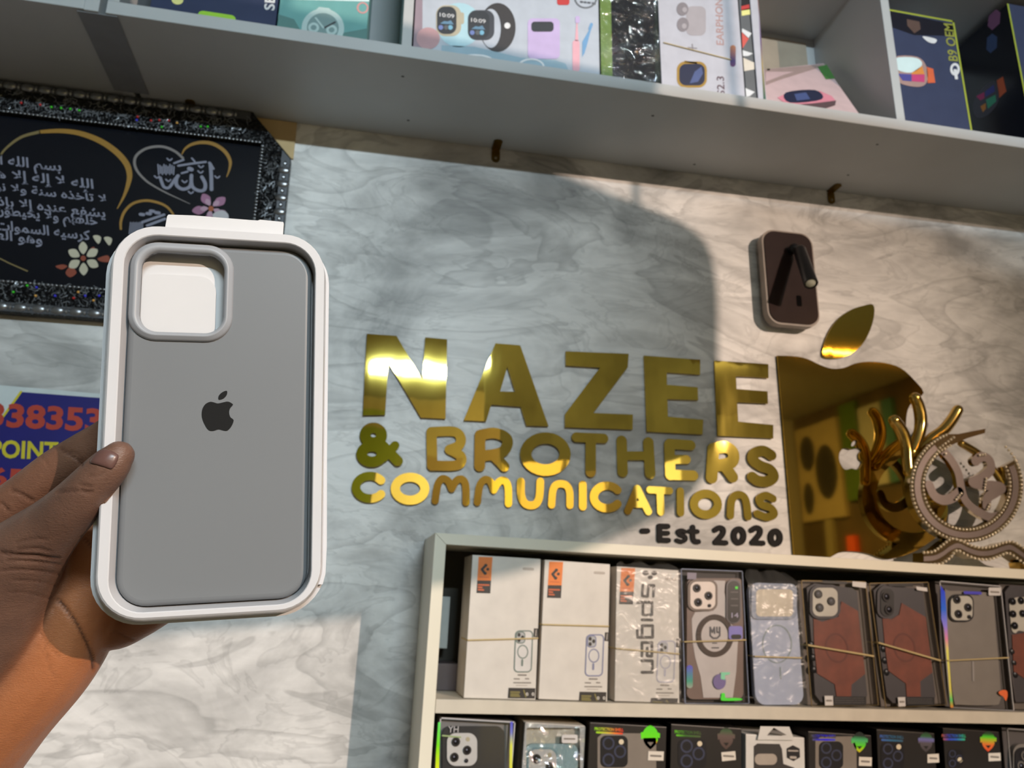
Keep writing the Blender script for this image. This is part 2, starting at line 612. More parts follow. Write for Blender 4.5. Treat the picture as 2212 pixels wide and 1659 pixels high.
# made-up board out of view, shaped to keep the warm spot off mid-wall
def shadow_pt(X, Z, y, B=BULB):
    t = (y - 0) / (B.y - 0)
    return (X + (B.x - X) * t, Z + (B.z - Z) * t)
YB = -1.75
outl = smooth_poly([(-.62, 2.46), (0.28, 2.43), (0.36, 2.385), (0.50, 2.345), (0.655, 2.29), (0.70, 2.20), (0.695, 2.0), (0.69, 1.85),
        (0.62, 1.73), (0.47, 1.65), (0.30, 1.58), (0.1, 1.52), (-0.25, 1.485), (-0.6, 1.46), (-.72, 1.6), (-.72, 2.3)], 4)
b = MB()
b.prism([shadow_pt(x, z, YB) for x, z in outl], YB - .012, YB, mat('shade_board_face', (205, 198, 180), .6, vscale=3, var=.35))
shade_board = b.build('added_shade_board')
for X in (.8, 1.4):
    b = MB(); b.tube([(X, YB - .006, 2.6), (X, YB - .006, 3.55)], .006, mat('rod_steel', (120, 120, 120), .4, 1.0), 8)
    b.build('shade_board_rod', shade_board)
tag(shade_board, 'made-up rounded board hung out of view to shade the middle of the sign wall', 'board')
# warm tube on the ceiling at the far right, met in the gold leaf
far_t = kelvin_light('ceiling_tube_light', 'AREA', 16, (255, 190, 90), (4.2, -4.05, 3.53), shape='RECTANGLE', size=1.5, size_y=0.07)
# stock hung on the right-hand wall, met only as reflections in the gold emblem
def hung(name, label, y0, y1, z0, z1, m, spots=(), cat='panel'):
    b = MB(); b.box(ROOM_X1 - .05, ROOM_X1 - .0005, y0, y1, z0, z1, m)
    for (yc, zc, ry, rz) in spots:
        k = b.mi(mat('blister_black', (30, 28, 26), .4)); i = len(b.v); q = circ(yc, zc, ry, rz, 24)
        b.v += [(ROOM_X1 - .0505, p[0], p[1]) for p in q]; b.f.append(list(range(i, i + 24))[::-1]); b.m.append(k)
    o = b.build(name, recenter=True); tag(o, label, cat)
hung('wall_panel', 'beige panel with dark blister packs on the side wall', -6.5, -5.72, 2.35, 3.4, mat('beige_laminate', (150, 136, 104), .5), [(-6.3, 3.1, .14, .2), (-5.98, 2.85, .2, .3), (-6.35, 2.6, .1, .18)])
hung('wall_panel', 'green panel hanging on the side wall', -5.66, -5.4, 2.5, 3.5, mat('green_laminate', (62, 90, 26), .5))
hung('wall_panel', 'white panel hanging on the side wall', -5.36, -5.02, 2.6, 3.4, mat('white_laminate', (150, 150, 146), .5))
hung('wall_panel', 'teal strip hanging on the side wall', -5.0, -4.86, 2.6, 3.4, mat('teal_laminate', (46, 92, 92), .5))
hung('wall_panel', 'orange red strip on the side wall', -5.75, -5.62, 1.7, 2.15, mat('orange_laminate', (205, 80, 40), .5))
hung('wall_post', 'pale upright post on the side wall', -6.1, -5.98, 0.2, 2.34, mat('pale_post', (130, 122, 96), .5), cat='post')

# coloured boards added along the far wall to put streaks in the gold letters
SB = random.Random(4)
xb = -1.2
for k, (cn, cc, lab) in enumerate((('cream', (226, 214, 170), 'cream'), ('umber', (70, 56, 38), 'dark umber'), ('lemon', (236, 222, 120), 'lemon yellow'), ('moss', (96, 116, 40), 'moss green'), ('ivory', (236, 230, 212), 'ivory'), ('cocoa', (84, 64, 44), 'cocoa brown'),
        ('straw', (214, 196, 120), 'straw coloured'), ('lime', (150, 180, 60), 'lime green'), ('sand', (200, 178, 130), 'sand coloured'), ('bark', (66, 52, 36), 'bark brown'), ('milk', (232, 228, 220), 'milk white'))):
    wd_ = SB.uniform(.28, .55)
    b = MB(); b.box(xb, xb + wd_ - .03, ROOM_Y0 + .0005, ROOM_Y0 + .04, 0.0005, SB.uniform(3.0, 3.5), mat('board_' + cn, cc, .5))
    o = b.build('added_reflect_board', recenter=True); tag(o, lab + ' board added along the far wall for the gold letters to reflect', 'board')
    xb += wd_

# the display case hangs a little out of level; its front plane
CD = .17
_a, _b = on_y(940, 1150.7, -CD), on_y(2212, 1230, -CD)
CA = math.atan2(_a.z - _b.z, _b.x - _a.x)
CP = Panel(_a, (math.cos(CA), 0, -math.sin(CA)), (math.sin(CA), 0, math.cos(CA)))

# ------------------------------------------------------------------ gold sign on the wall
WP = Panel((0, 0, 0), (1, 0, 0), (0, 0, 1))
gold = mat('gold_mirror_acrylic', (240, 216, 104), .03, 1.0, var=.02, bump=.06, bscale=9, bstretch=(1.6, 1, .45))
gold_dk = mat('gold_mirror_plate', (208, 178, 88), .035, 1.0, var=.02, bump=.012, bscale=5)
gold_edge = mat('gold_acrylic_edge', (196, 160, 60), .22, 1.0)
black_acr = mat('black_acrylic', (20, 19, 19), .6, 0, .15)
TH = 0.005
LRND = random.Random(11)
ROWS = {'first': ('gold capital letters of the top line of the sign', 'big gold capital letter %s%s in the top line of the sign'),
        'second': ('gold letters of the middle line of the sign', 'rounded gold %s%s in the middle line of the sign'),
        'third': ('small gold letters of the bottom line of the sign', 'small gold letter %s%s in the bottom gold line'),
        'est': ('black characters under the gold sign', 'black %s%s in the line under the gold letters')}
def finish_letter(b, ch, row, note=''):
    o = b.build('sign_letter', recenter=True)
    if row != 'est':
        # each letter is stuck on a touch unevenly
        t_ = math.radians(.55 if row == 'first' else 1.1)
        hz = max(abs(v.co.z) for v in o.data.vertices)
        ax, az = LRND.uniform(-t_, t_), LRND.uniform(-t_, t_)
        o.matrix_world = o.matrix_world @ Matrix.Translation((0, -hz * abs(math.sin(t_)) * 1.0 - .0002, 0)) @ Matrix.Rotation(ax, 4, 'X') @ Matrix.Rotation(az, 4, 'Z')
    tag(o, ROWS[row][1] % (ch, note), 'letter', ROWS[row][0])
    return o
def poly_letter(ch, outer, holes=(), note=''):
    b = MB()
    b.prism(WP.c('L', *outer), -TH, -.0003, gold, [WP.c('L', *h) for h in holes], side=gold_edge)
    finish_letter(b, ch, 'first', note)
poly_letter('N', [(118, 98), (262, 108), (388, 322), (402, 115), (508, 125), (500, 511), (380, 505), (222, 235), (207, 492), (98, 494)])
poly_letter('A', [(742, 145), (862, 155), (1000, 547), (893, 544), (865, 452), (722, 442), (697, 523), (588, 518)], [[(800, 258), (765, 378), (838, 380)]])
poly_letter('Z', [(1084, 183), (1390, 195), (1385, 260), (1218, 482), (1410, 490), (1408, 563), (1080, 552), (1080, 488), (1250, 262), (1084, 252)])
poly_letter('E', [(1465, 203), (1738, 223), (1737, 296), (1575, 285), (1576, 345), (1725, 357), (1727, 420), (1578, 415), (1580, 500), (1752, 515), (1748, 587), (1478, 573)], note=' following the Z')
poly_letter('E', [(1806, 228), (2068, 245), (2069, 312), (1910, 303), (1913, 366), (2064, 377), (2066, 437), (1916, 430), (1921, 524), (2092, 540), (2092, 606), (1822, 593)], note=' beside the emblem')

def el(cx, cy, rx, ry, a0=0, a1=360, n=26):
    return [(cx + rx * math.cos(math.radians(a0 + (a1 - a0) * i / n)), cy + ry * math.sin(math.radians(a0 + (a1 - a0) * i / n))) for i in range(n + 1)]
def sm(*pts):
    return smooth_poly(list(pts), 6, False)
def round_letter(ch, strokes, row, crop='L', note='', m=gold, me=gold_edge, th=TH, res=64):
    st = []
    for pts, r in strokes:
        q = WP.c(crop, *pts)
        x, y = P(crop, pts[0])[0]
        st.append((q, r / CR[crop][2] / WP.ppm(x, y)))
    b = MB()
    b.sdf(st, -th, -.0003, m, res, side=me)
    return finish_letter(b, ch, row, note)
R2 = 'second'
round_letter('ampersand', [(el(150, 590, 40, 36), 26), (el(143, 682, 50, 38), 26), ([(172, 618), (268, 716)], 25), ([(200, 700), (255, 640)], 21)], R2)
round_letter('letter B', [([(432, 575), (435, 738)], 25), (sm((432, 574), (540, 572), (574, 602), (565, 640), (520, 660)), 24), (sm((520, 660), (572, 690), (574, 722), (540, 738), (435, 738)), 24)], R2)
round_letter('letter R', [([(668, 590), (666, 740)], 26), (sm((668, 590), (735, 580), (790, 600), (800, 635), (770, 675), (690, 690)), 26), (sm((728, 685), (760, 715), (785, 742)), 25)], R2, note=' following the B')
round_letter('letter O', [(el(985, 682, 96, 78), 27)], R2)
round_letter('letter T', [([(1135, 600), (1268, 606)], 23), ([(1205, 605), (1205, 768)], 25)], R2)
round_letter('letter H', [([(1357, 617), (1361, 768)], 25), ([(1486, 625), (1494, 776)], 25), ([(1360, 690), (1490, 690)], 21)], R2)
round_letter('letter E', [([(1588, 634), (1592, 782)], 25), ([(1588, 632), (1690, 639)], 24), ([(1590, 707), (1670, 708)], 21), ([(1592, 782), (1704, 786)], 24)], R2)
round_letter('letter R', [([(1802, 660), (1793, 795)], 28), (sm((1802, 656), (1862, 648), (1898, 676), (1888, 722), (1815, 738)), 28), (sm((1850, 735), (1875, 765), (1894, 792)), 27)], R2, note=' before the last S')
round_letter('letter S', [(sm((2084, 686), (2045, 666), (2003, 678), (1994, 708), (2030, 738), (2078, 758), (2094, 790), (2065, 814), (2020, 812), (1992, 794)), 25)], R2)
R3 = 'third'
round_letter('C', [(el(133, 843, 68, 55, 38, 322), 21)], R3, note=' that starts')
round_letter('O', [(el(328, 850, 72, 56), 22)], R3, note=' after the first C')
round_letter('M', [(sm((450, 908), (462, 832), (484, 802), (512, 812), (530, 850)), 18), (sm((530, 850), (552, 812), (580, 804), (598, 834), (600, 916)), 18)], R3, note=' after the O')
round_letter('M', [(sm((655, 915), (666, 838), (690, 806), (718, 816), (734, 856)), 18), (sm((734, 856), (758, 818), (786, 810), (804, 842), (806, 922)), 18)], R3, note=' before the U')
round_letter('U', [(sm((865, 815), (868, 886), (890, 924), (930, 928), (954, 896), (960, 815)), 19)], R3)
round_letter('N', [(sm((1015, 928), (1022, 855), (1044, 828), (1082, 831), (1102, 862), (1104, 930)), 18)], R3, note=' after the U')
round_letter('I', [([(1167, 830), (1167, 936)], 19)], R3, note=' beside the second C')
round_letter('C', [(el(1285, 890, 64, 55, 38, 322), 20)], R3, note=' before the A')
round_letter('A', [([(1386, 957), (1431, 850)], 18), ([(1431, 850), (1485, 960)], 18), ([(1408, 925), (1464, 926)], 16)], R3)
round_letter('T', [([(1492, 855), (1588, 860)], 17), ([(1541, 858), (1546, 962)], 18)], R3)
round_letter('I', [([(1640, 862), (1642, 966)], 18)], R3, note=' after the T')
round_letter('O', [(el(1766, 925, 58, 51), 20)], R3, note=' near the emblem')
round_letter('N', [(sm((1884, 980), (1890, 908), (1914, 880), (1946, 886), (1962, 918), (1970, 985)), 18)], R3, note=' before the closing S')
round_letter('S', [(sm((2090, 898), (2055, 883), (2026, 900), (2036, 926), (2080, 944), (2096, 972), (2062, 988), (2016, 972)), 18)], R3)
kw = dict(row='est', crop='c2', m=black_acr, me=black_acr, th=.004)
round_letter('dash', [([(700, 150), (762, 150)], 30)], **kw)
round_letter('letter E', [([(903, 95), (905, 258)], 33), ([(905, 92), (1003, 95)], 30), ([(905, 175), (1003, 176)], 27), ([(905, 258), (1010, 262)], 30)], **kw)
round_letter('letter s', [(sm((1210, 160), (1165, 144), (1124, 160), (1150, 196), (1205, 215), (1214, 250), (1168, 278), (1112, 262)), 24)], **kw)
round_letter('letter t', [(sm((1302, 105), (1303, 225), (1325, 272), (1368, 278)), 29), ([(1262, 152), (1356, 157)], 26)], **kw)
round_letter('numeral 2', [(sm((1566, 140), (1615, 112), (1662, 130), (1660, 180), (1618, 235), (1572, 286)), 30), ([(1572, 286), (1696, 292)], 29)], note=' starting the year', **kw)
round_letter('zero', [(el(1850, 208, 58, 80), 33)], note=' between the two 2s', **kw)
round_letter('numeral 2', [(sm((2002, 142), (2055, 112), (2102, 132), (2100, 182), (2058, 238), (2012, 290)), 30), ([(2012, 290), (2138, 296)], 29)], note=' before the last zero', **kw)
round_letter('zero', [(el(2287, 228, 55, 75), 33)], note=' beside the emblem', **kw)

# apple shaped emblem: body with a bite, small cut-out, and leaf
def fruit(c, w):
    """outline of the small fruit mark, centred at c, about w wide, plus its leaf (image pixels)"""
    k = w / 205.0
    body = [(1395, 1400), (1425, 1394), (1460, 1388), (1486, 1400), (1492, 1410), (1474, 1432), (1468, 1458), (1476, 1488), (1497, 1508), (1482, 1548), (1456, 1575), (1430, 1574),
            (1400, 1567), (1365, 1577), (1335, 1571), (1310, 1535), (1293, 1488), (1295, 1440), (1315, 1405), (1345, 1390), (1370, 1393)]
    leaf = [(1401, 1376), (1401, 1352), (1424, 1328), (1453, 1319), (1453, 1345), (1430, 1370)]
    f = lambda L: [(c[0] + (x - 1395) * k, c[1] + (y - 1483) * k) for x, y in L]
    return smooth_poly(f(body), 3), smooth_poly(f(leaf), 3)
body = smooth_poly([(1676, 770), (1712, 771), (1740, 777), (1768, 790), (1794, 798), (1820, 796), (1843, 787), (1872, 783), (1909, 786), (1942, 797), (1970, 822), (1991, 850), (1970, 866),
        (1957, 886), (1953, 915), (1956, 950), (1966, 990), (1988, 1032), (2022, 1066), (2042, 1092), (2040, 1122), (2028, 1152), (2003, 1172), (1978, 1188), (1950, 1200), (1920, 1207), (1900, 1206), (1878, 1198),
        (1856, 1193), (1831, 1191), (1808, 1194), (1785, 1206), (1750, 1214)], 3)
i0 = min(range(len(body)), key=lambda i: math.dist(body[i], (1750, 1214)))
body = [(1676, 770), (1700, 770.5)] + body[4:i0 + 1] + [(1713, 1214)]
hb, hl = fruit((1834, 992), 51)
b = MB()
case_top = lambda x: (CP.O + CP.U * ((x - CP.O.x) / CP.U.x)).z + .0012
b.prism([(x, max(z, case_top(x))) for x, z in WP.uvs(body)], -.006, -.0003, gold_dk, [WP.uvs(hb), WP.uvs(hl)], side=gold_edge)
em = b.build('fruit_emblem', recenter=True)
tag(em, 'large gold mirror apple emblem with a bite behind the beaded ornament', 'emblem')
b = MB()
lf = smooth_poly(P('A', (418, 665), (414, 625), (440, 552), (482, 492), (540, 450), (600, 430), (642, 426), (648, 470), (630, 540), (590, 612), (530, 656), (478, 671)), 3)
b.prism(WP.uvs(lf), -.006, -.0003, gold, side=gold_edge)
lo = b.build('leaf', None, recenter=True)
Mw = lo.matrix_world.copy(); lo.parent = em; lo.matrix_parent_inverse = em.matrix_world.inverted(); lo.matrix_world = Mw

# wall reading lamp
LP = Panel((0, -.034, 0), (1, 0, 0), (0, 0, 1))
q = LP.c('S', (302, 98), (833, 150), (830, 1165), (284, 1090))
xm = [(q[0][0] + q[3][0]) / 2, (q[1][0] + q[2][0]) / 2]; zm = [(q[2][1] + q[3][1]) / 2, (q[0][1] + q[1][1]) / 2]
lm = thing('reading_lamp', 'brown wall reading lamp with a rounded plate and a black swivel spot', 'lamp', Matrix.Translation(((xm[0] + xm[1]) / 2, 0, zm[0])))
w2, h2 = (xm[1] - xm[0]) / 2, zm[1] - zm[0]
b = MB(); b.prism(rrect(-w2 - .004, -.004, w2 + .004, h2 + .004, .028), -.032, -.014, mat('lamp_shell', (150, 138, 128), .45))
b.build('back_shell', lm, smooth=.6)
b = MB(); b.prism(rrect(-w2 * .6, h2 * .15, w2 * .6, h2 * .85, .015), -.0142, -.0005, mat('lamp_mount_grey', (90, 88, 86), .5)); b.build('wall_mount', lm)
b = MB(); b.prism(rrect(-w2, 0, w2, h2, .025), -.0345, -.032, mat('lamp_glass_face', (58, 46, 44), .08, 0, .5))
b.build('face_plate', lm, smooth=.6)
blk = mat('satin_black', (22, 22, 26), .32)
a = on_y(*P('S', (655, 300))[0], -.058); c = on_y(*P('S', (788, 688))[0], -.112)
base = Vector(lm.location)
b = MB(); b.ball(a - base + Vector((-.004, .012, .006)), .011, blk, 12, 8); b.tube([a - base + Vector((-.004, .028, .006)), a - base + Vector((-.004, .012, .006))], .008, blk)
b.build('swivel_joint', lm, smooth=.8)
dr = (c - a).normalized()
b = MB(); b.loft([[Vector(a - base + dr * t) + (dr.orthogonal().normalized() * math.cos(k) + dr.cross(dr.orthogonal().normalized()) * math.sin(k)) * r for k in [2 * PI * i / 24 for i in range(24)]]
        for t, r in ((-.004, .006), (0, .0105), (.006, .0125), ((c - a).length, .0135), ((c - a).length, .0112), ((c - a).length - .006, .0105))], blk)
sp = b.build('spot_tube', lm, smooth=.7)
b = MB(); e = c - base
b.loft([[Vector(e + dr * t) + (dr.orthogonal().normalized() * math.cos(k) + dr.cross(dr.orthogonal().normalized()) * math.sin(k)) * r for k in [2 * PI * i / 20 for i in range(20)]] for t, r in ((-.0045, .0104), (-.001, .0095), (.0005, .005))], mat('led_lens', (225, 225, 205), .15, 0, .8))
b.build('lens', sp, smooth=.7)
b = MB(); u0 = LP.c('S', (618, 820), (685, 945)); ox = lm.location.x; oz = lm.location.z
b.prism(rrect(u0[0][0] - ox, u0[1][1] - oz, u0[1][0] - ox, u0[0][1] - oz, .003), -.0352, -.0344, mat('socket_dark', (12, 11, 11), .8, 0, .05)); b.build('charging_socket', lm)

# brass brackets under the long shelf
brass = mat('old_brass', (122, 96, 40), .35, .9, var=.25, vscale=90)
def bracket(px, py, label, wall_leg=True):
    q = on_y(px, py, 0)
    b = MB(); yb = -.0004 if wall_leg else -.0235
    if wall_leg: b.prism(rrect(-.0085, -.030, .0085, .0008, .008), -.0025, -.0004, brass)
    b.loft([[(-.0085, yb, .0012), (.0085, yb, .0012), (.0085, -.030, .0012), (.004, -.034, .0012), (-.004, -.034, .0012), (-.0085, -.030, .0012)],
            [(-.0085, yb, -.0013), (.0085, yb, -.0013), (.0085, -.030, -.0013), (.004, -.034, -.0013), (-.004, -.034, -.0013), (-.0085, -.030, -.0013)]], brass)
    o = thing('angle_bracket', label, 'bracket', Matrix.Translation((q.x, 0, SHELF_Z - .0018)), 'brass angle brackets under the long shelf')
    b.build('bracket_plate', o)
    if not wall_leg: return
    b = MB(); b.ball((0, -.003, -.021), .0032, mat('screw_steel', (150, 140, 120), .3, 1.0), 10, 6, (1, .5, 1)); b.build('screw', o, smooth=.8)
SHELF_Z = on_y(1400, 363).z
bracket(1071, 318, 'small brass angle bracket under the shelf above the letters N and A')
bracket(1793, 412, 'small brass angle bracket under the shelf above the reading lamp')
bracket(418, 232, 'small dark brass angle bracket above the calligraphy frame', False)
# card behind the frame
b = MB(); q = [on_y(*p) for p in ((520, 246), (643, 263), (633, 345), (520, 345))]
b.box(q[0].x, (q[1].x + q[2].x) / 2, -.004, -.0005, q[2].z, SHELF_Z - .001, mat('manila_card', (205, 178, 132), .8))
o = b.build('card_sheet', recenter=True); tag(o, 'tan card sheet on the wall behind the corner of the calligraphy frame', 'card')

# ------------------------------------------------------------------ long wall shelf with boxed gadgets
SD = .238
SY = -SD
white_lam = mat('white_laminate_board', (186, 190, 192), .38, var=.04, vscale=6)
under_lam = mat('grey_board_underside', (150, 150, 146), .45, var=.05, vscale=4)
BT = on_y(1400, 176, SY).z - SHELF_Z          # board thickness
SZ1 = SHELF_Z + BT
TOPZ = on_y(1756, 88, -.012).z                 # underside of the top board
XL = on_y(229, 20, SY).x
sh = thing('long_shelf', 'long white wall shelf with upright dividers running above the gold sign', 'shelf', Matrix.Translation((XL, 0, SHELF_Z)))
def lbox(name, par, x0, x1, y0, y1, z0, z1, m, bevel=.0008):
    o = par.matrix_world.translation
    b = MB(); b.box(x0 - o.x, x1 - o.x, y0 - o.y, y1 - o.y, z0 - o.z, z1 - o.z, m)
    return b.build(name, par, bevel=bevel)
lbox('bottom_board', sh, XL, 2.4, SY, -.0005, SHELF_Z, SZ1, under_lam if False else white_lam)
lbox('top_board', sh, XL, 2.4, SY, -.0005, TOPZ, TOPZ + BT, white_lam)
lbox('back_panel', sh, XL + .018, 2.4, -.012, -.0005, SZ1, TOPZ, white_lam)
d1 = on_y(881, 50, SY).x; d2 = on_y(1928, 120, SY).x
lbox('end_panel', sh, XL, XL + .017, SY, -.0005, SZ1, TOPZ, white_lam)
lbox('divider', sh, d1 - .0085, d1 + .0085, SY + .001, -.0125, SZ1, TOPZ, white_lam)
lbox('divider', sh, d2 - .0095, d2 + .0095, SY + .001, -.0125, SZ1, TOPZ, white_lam)
b = MB()
for px, py in ((870, 165), (882, 260), (1410, 250), (1895, 312), (1832, 378), (1500, 355), (1660, 150)):
    q = on_z(px, py, SHELF_Z)
    b.prism([(q.x - XL + x, q.y + y) for x, y in circ(0, 0, .003, .0022, 10)], 0, .0004, mat('screw_dark', (70, 70, 68), .5))
v = b.v; b.v = [(x, z, -y) for x, y, z in v]
b.build('screw_heads', sh)
# neighbouring unit on the left
s2 = thing('long_shelf', 'second white wall shelf butted against the end of the long one', 'shelf', Matrix.Translation((XL - .9, 0, SHELF_Z)))
x2 = on_y(214, 20, SY).x
lbox('bottom_board', s2, XL - 1.6, x2 - .022, SY, -.0005, SHELF_Z + .0015, SZ1 + .001, white_lam)
lbox('end_panel', s2, x2 - .0215, x2 - .0005, SY - .001, -.0005, SHELF_Z - .0005, TOPZ, white_lam)
lbox('back_panel', s2, XL - 1.6, x2 - .022, -.012, -.0005, SZ1 + .0012, TOPZ, white_lam)
lbox('top_board', s2, XL - 1.6, x2 - .0005, SY, -.0005, TOPZ + .0003, TOPZ + BT, white_lam)
lbox('cover_strip', s2, on_z(167, 23.5, SHELF_Z).x, XL + .0165, SY + .003, -.034, SHELF_Z - .0022, SHELF_Z - .0007, mat('grey_cover_strip', (134, 138, 144), .5))

def gadget_box(name, label, xl, xr, h, m, yf=-.226, depth=.19, z0=None, group='gadget boxes on the long wall shelf', part='carton'):
    z0 = SZ1 + .0004 if z0 is None else z0
    t = thing(name, label, 'box', Matrix.Translation(((xl + xr) / 2, yf, z0)), group)
    w = xr - xl - .0012
    HALF[t.name] = w / 2 + .0004
    b = MB(); b.box(-w / 2, w / 2, 0, depth, 0, h, m)
    b.build(part, t, bevel=.0012)
    return t, Panel((t.location.x, yf, z0), (1, 0, 0), (0, 0, 1)), w
def X(px, py, y=-.226): return on_y(px, py, y).x
HB = TOPZ - SZ1 - .02
L1, L2, L3, L4 = -.0003, -.0006, -.0009, -.0012
# 1 navy box
t, g, w = gadget_box('gadget_box', 'navy blue gadget box with SE lettering beside the teal watch box', X(322, 20), X(600, 30) - .001, HB, mat('navy_carton', (52, 62, 92), .35))
b = MB()
b.text('SE', *g.c('t2', (1068, 128), (1078, -40), (942, 118)), L1, mat('print_white', (225, 228, 232), .5), .02)
b.flat(rrect(*g.c('t2', (130, 330))[0], *g.c('t2', (610, 190))[0], .008), L1, mat('print_lime', (160, 215, 60), .5))
b.flat(circ(*g.c('t1', (2120, 0))[0], .009), L1, mat('print_pale_yellow', (235, 232, 150), .5))
b.flat(rrect(*g.c('t1', (1905, 150))[0], *g.c('t1', (1970, 122))[0], .002), L1, mat('print_white', (225, 228, 232), .5))
b.build('front_print', t)
# 2 teal box
t, g, w = gadget_box('watch_box', 'teal box with a round sports watch picture', X(600, 30) + .0005, X(794, 60), HB, mat('teal_carton', (112, 170, 170), .3))
b = MB()
b.flat(g.c('t2', (1110, 170), (1300, 230), (1400, 400), (1105, 330)), L1, mat('print_dark_teal', (85, 130, 128), .5))
b.flat(g.c('t2', (1850, 400), (2180, 340), (2170, 480), (1870, 440)), L1, mat('print_dark_teal', (85, 130, 128), .5))
b.flat(g.c('t2', (1120, -120), (2200, -120), (2200, 20), (1120, -10)), L1, mat('print_ice', (210, 235, 238), .5))
pale = mat('print_pale_steel', (178, 205, 206), .5)
b.flat(g.c('t2', (1550, 130), (1600, 85), (1720, 100), (1760, 140), (1880, 300), (1400, 260)), L2 + .00015, pale)
b.flat(g.uvs(P('t2', *circ(1645, 340, 255, 235))), L2, pale)
b.flat(g.uvs(P('t2', *circ(1645, 335, 190, 175))), L3, mat('print_watch_dial', (120, 150, 152), .5))
for cx in (1535, 1750):
    b.flat(g.uvs(P('t2', *circ(cx, 335 + (cx - 1535) * .13, 66, 60))), L4, pale)
    b.flat(g.uvs(P('t2', *circ(cx, 335 + (cx - 1535) * .13, 34, 30))), L4 - .0003, mat('print_watch_dial', (120, 150, 152), .5))
b.stroke(g.c('t2', (1560, 220), (1650, 335)), .0016, L4, pale); b.stroke(g.c('t2', (1790, 270), (1670, 335)), .0016, L4, mat('print_charcoal', (52, 56, 62), .5))
b.stroke(g.uvs(P('t2', *circ(2120, 95, 60, 60))), .0015, L1, mat('print_rose', (205, 150, 150), .5))
b.build('front_print', t)
# 3 big white gift-set box
t, g, w = gadget_box('gift_set_box', 'large white gift set box picturing two smart watches and a lilac power bank', X(895, 50), X(1295, 80), HB, mat('pearl_carton', (188, 197, 210), .3))
chc, cyan = mat('print_charcoal', (52, 56, 62), .5), mat('print_ice', (210, 235, 238), .5)
b = MB()
b.flat(g.c('t3', (545, -200), (625, -200), (620, 590), (512, 570)), L1, mat('print_mauve', (150, 134, 146), .5))
b.flat(g.uvs(P('t3', *circ(690, 460, 140, 130))), L2, mat('print_dusty_pink', (186, 150, 156), .5))
b.flat(g.uvs(P('t3', *circ(1060, 300, 265, 265))), L1, mat('print_light_cyan', (176, 214, 228), .5))
blue_band = mat('print_blue_grey', (150, 178, 194), .5)
b.flat(g.c('t3', (850, 540), (1250, 560), (1800, 690), (2210, 720)) + g.c('t4', (120, 760), (160, 850)) + g.c('t3', (2210, 840), (850, 640)), L1, blue_band)
for (cx, cy, rx, ry) in ((1240, 720, 210, 60), (1920, 800, 150, 90)):
    b.stroke(g.uvs(P('t3', *[p for p in circ(cx, cy, rx, ry, 24, PI, 2 * PI, False)])), .0018, L2, mat('print_white', (225, 228, 232), .5))
silver = mat('print_champagne', (182, 176, 156), .5)
b.flat(g.uvs(P('t3', *rrect(785, 65, 1085, 435, 110))), L2, silver)
b.flat(g.uvs(P('t3', *rrect(1060, 150, 1120, 290, 25))), L2 + .00012, silver)
b.flat(g.uvs(P('t3', *rrect(796, 82, 1028, 410, 90))), L3, chc)
bo = [p for p in circ(1520, 330, 215, 292, 36)]
b.flat(g.uvs(P('t3', *bo)), L2, mat('print_black_strap', (60, 58, 60), .5), [g.uvs(P('t3', *[(1440 + 120 * math.cos(a) , 340 + 235 * math.sin(a)) for a in [2 * PI * i / 30 for i in range(30)]]))])
b.flat(g.uvs(P('t3', *circ(1635, 310, 36, 36))), L3, mat('print_white', (225, 228, 232), .5))
b.flat(g.uvs(P('t3', *rrect(1165, 125, 1480, 480, 100))), L3, mat('print_charcoal_mid', (66, 70, 78), .5))
b.flat(g.uvs(P('t3', *rrect(1176, 138, 1420, 462, 85))), L4, chc)
for ox, oy in ((0, 0), (375, 62)):
    b.text('10:09', *g.c('t3', (828 + ox, 205 + oy), (1000 + ox, 225 + oy), (828 + ox, 158 + oy)), L4 - .0004, mat('print_white', (225, 228, 232), .5))
    b.flat(g.c('t3', (830 + ox, 290 + oy), (880 + ox, 258 + oy), (920 + ox, 265 + oy), (960 + ox, 250 + oy), (995 + ox, 300 + oy)), L4 - .0004, mat('print_sky', (100, 140, 170), .5))
    for k, cc in ((840, (110, 130, 190)), (905, (90, 95, 100)), (955, (120, 180, 210))):
        b.flat(g.uvs(P('t3', *circ(k + ox, 335 + oy, 28, 28))), L4 - .0004, mat('print_dot_%d' % k, cc, .5))
lil = mat('print_lilac', (196, 178, 222), .5)
b.flat(g.uvs(P('t3', *rrect(1880, 222, 2262, 705, 55))), L2, lil)
b.flat(g.uvs(P('t3', *rrect(1922, 262, 2188, 382, 40))), L3, chc)
pk = mat('print_pink', (226, 172, 186), .5); bl = mat('print_blue', (112, 160, 205), .5)
b.flat(g.uvs(P('t4', *rrect(202, 480, 288, 860, 38))), L2, pk); b.flat(g.c('t4', (232, 490), (248, 270), (262, 270), (272, 490)), L2, pk)
b.flat(g.uvs(P('t4', *rrect(236, 195, 288, 280, 20))), L3, mat('print_lilac', (196, 178, 222), .5))
b.flat(g.c('t4', (318, 680), (320, 500), (405, 350), (425, 345), (375, 540), (345, 640)), L2, bl); b.stroke(g.c('t4', (408, 350), (430, 290)), .0028, L2, bl)
b.flat(g.uvs(P('t4', *rrect(18, -60, 166, 62, 30))), L2, mat('print_red', (200, 62, 62), .5))
b.stroke(g.uvs(P('t4', *circ(360, -30, 130, 125, 30))), .0016, L2, mat('print_slate', (110, 115, 122), .5))
b.text('8882J', *g.c('t4', (290, 40), (480, 60), (290, 12)), L2, chc, .01)
b.build('front_print', t)
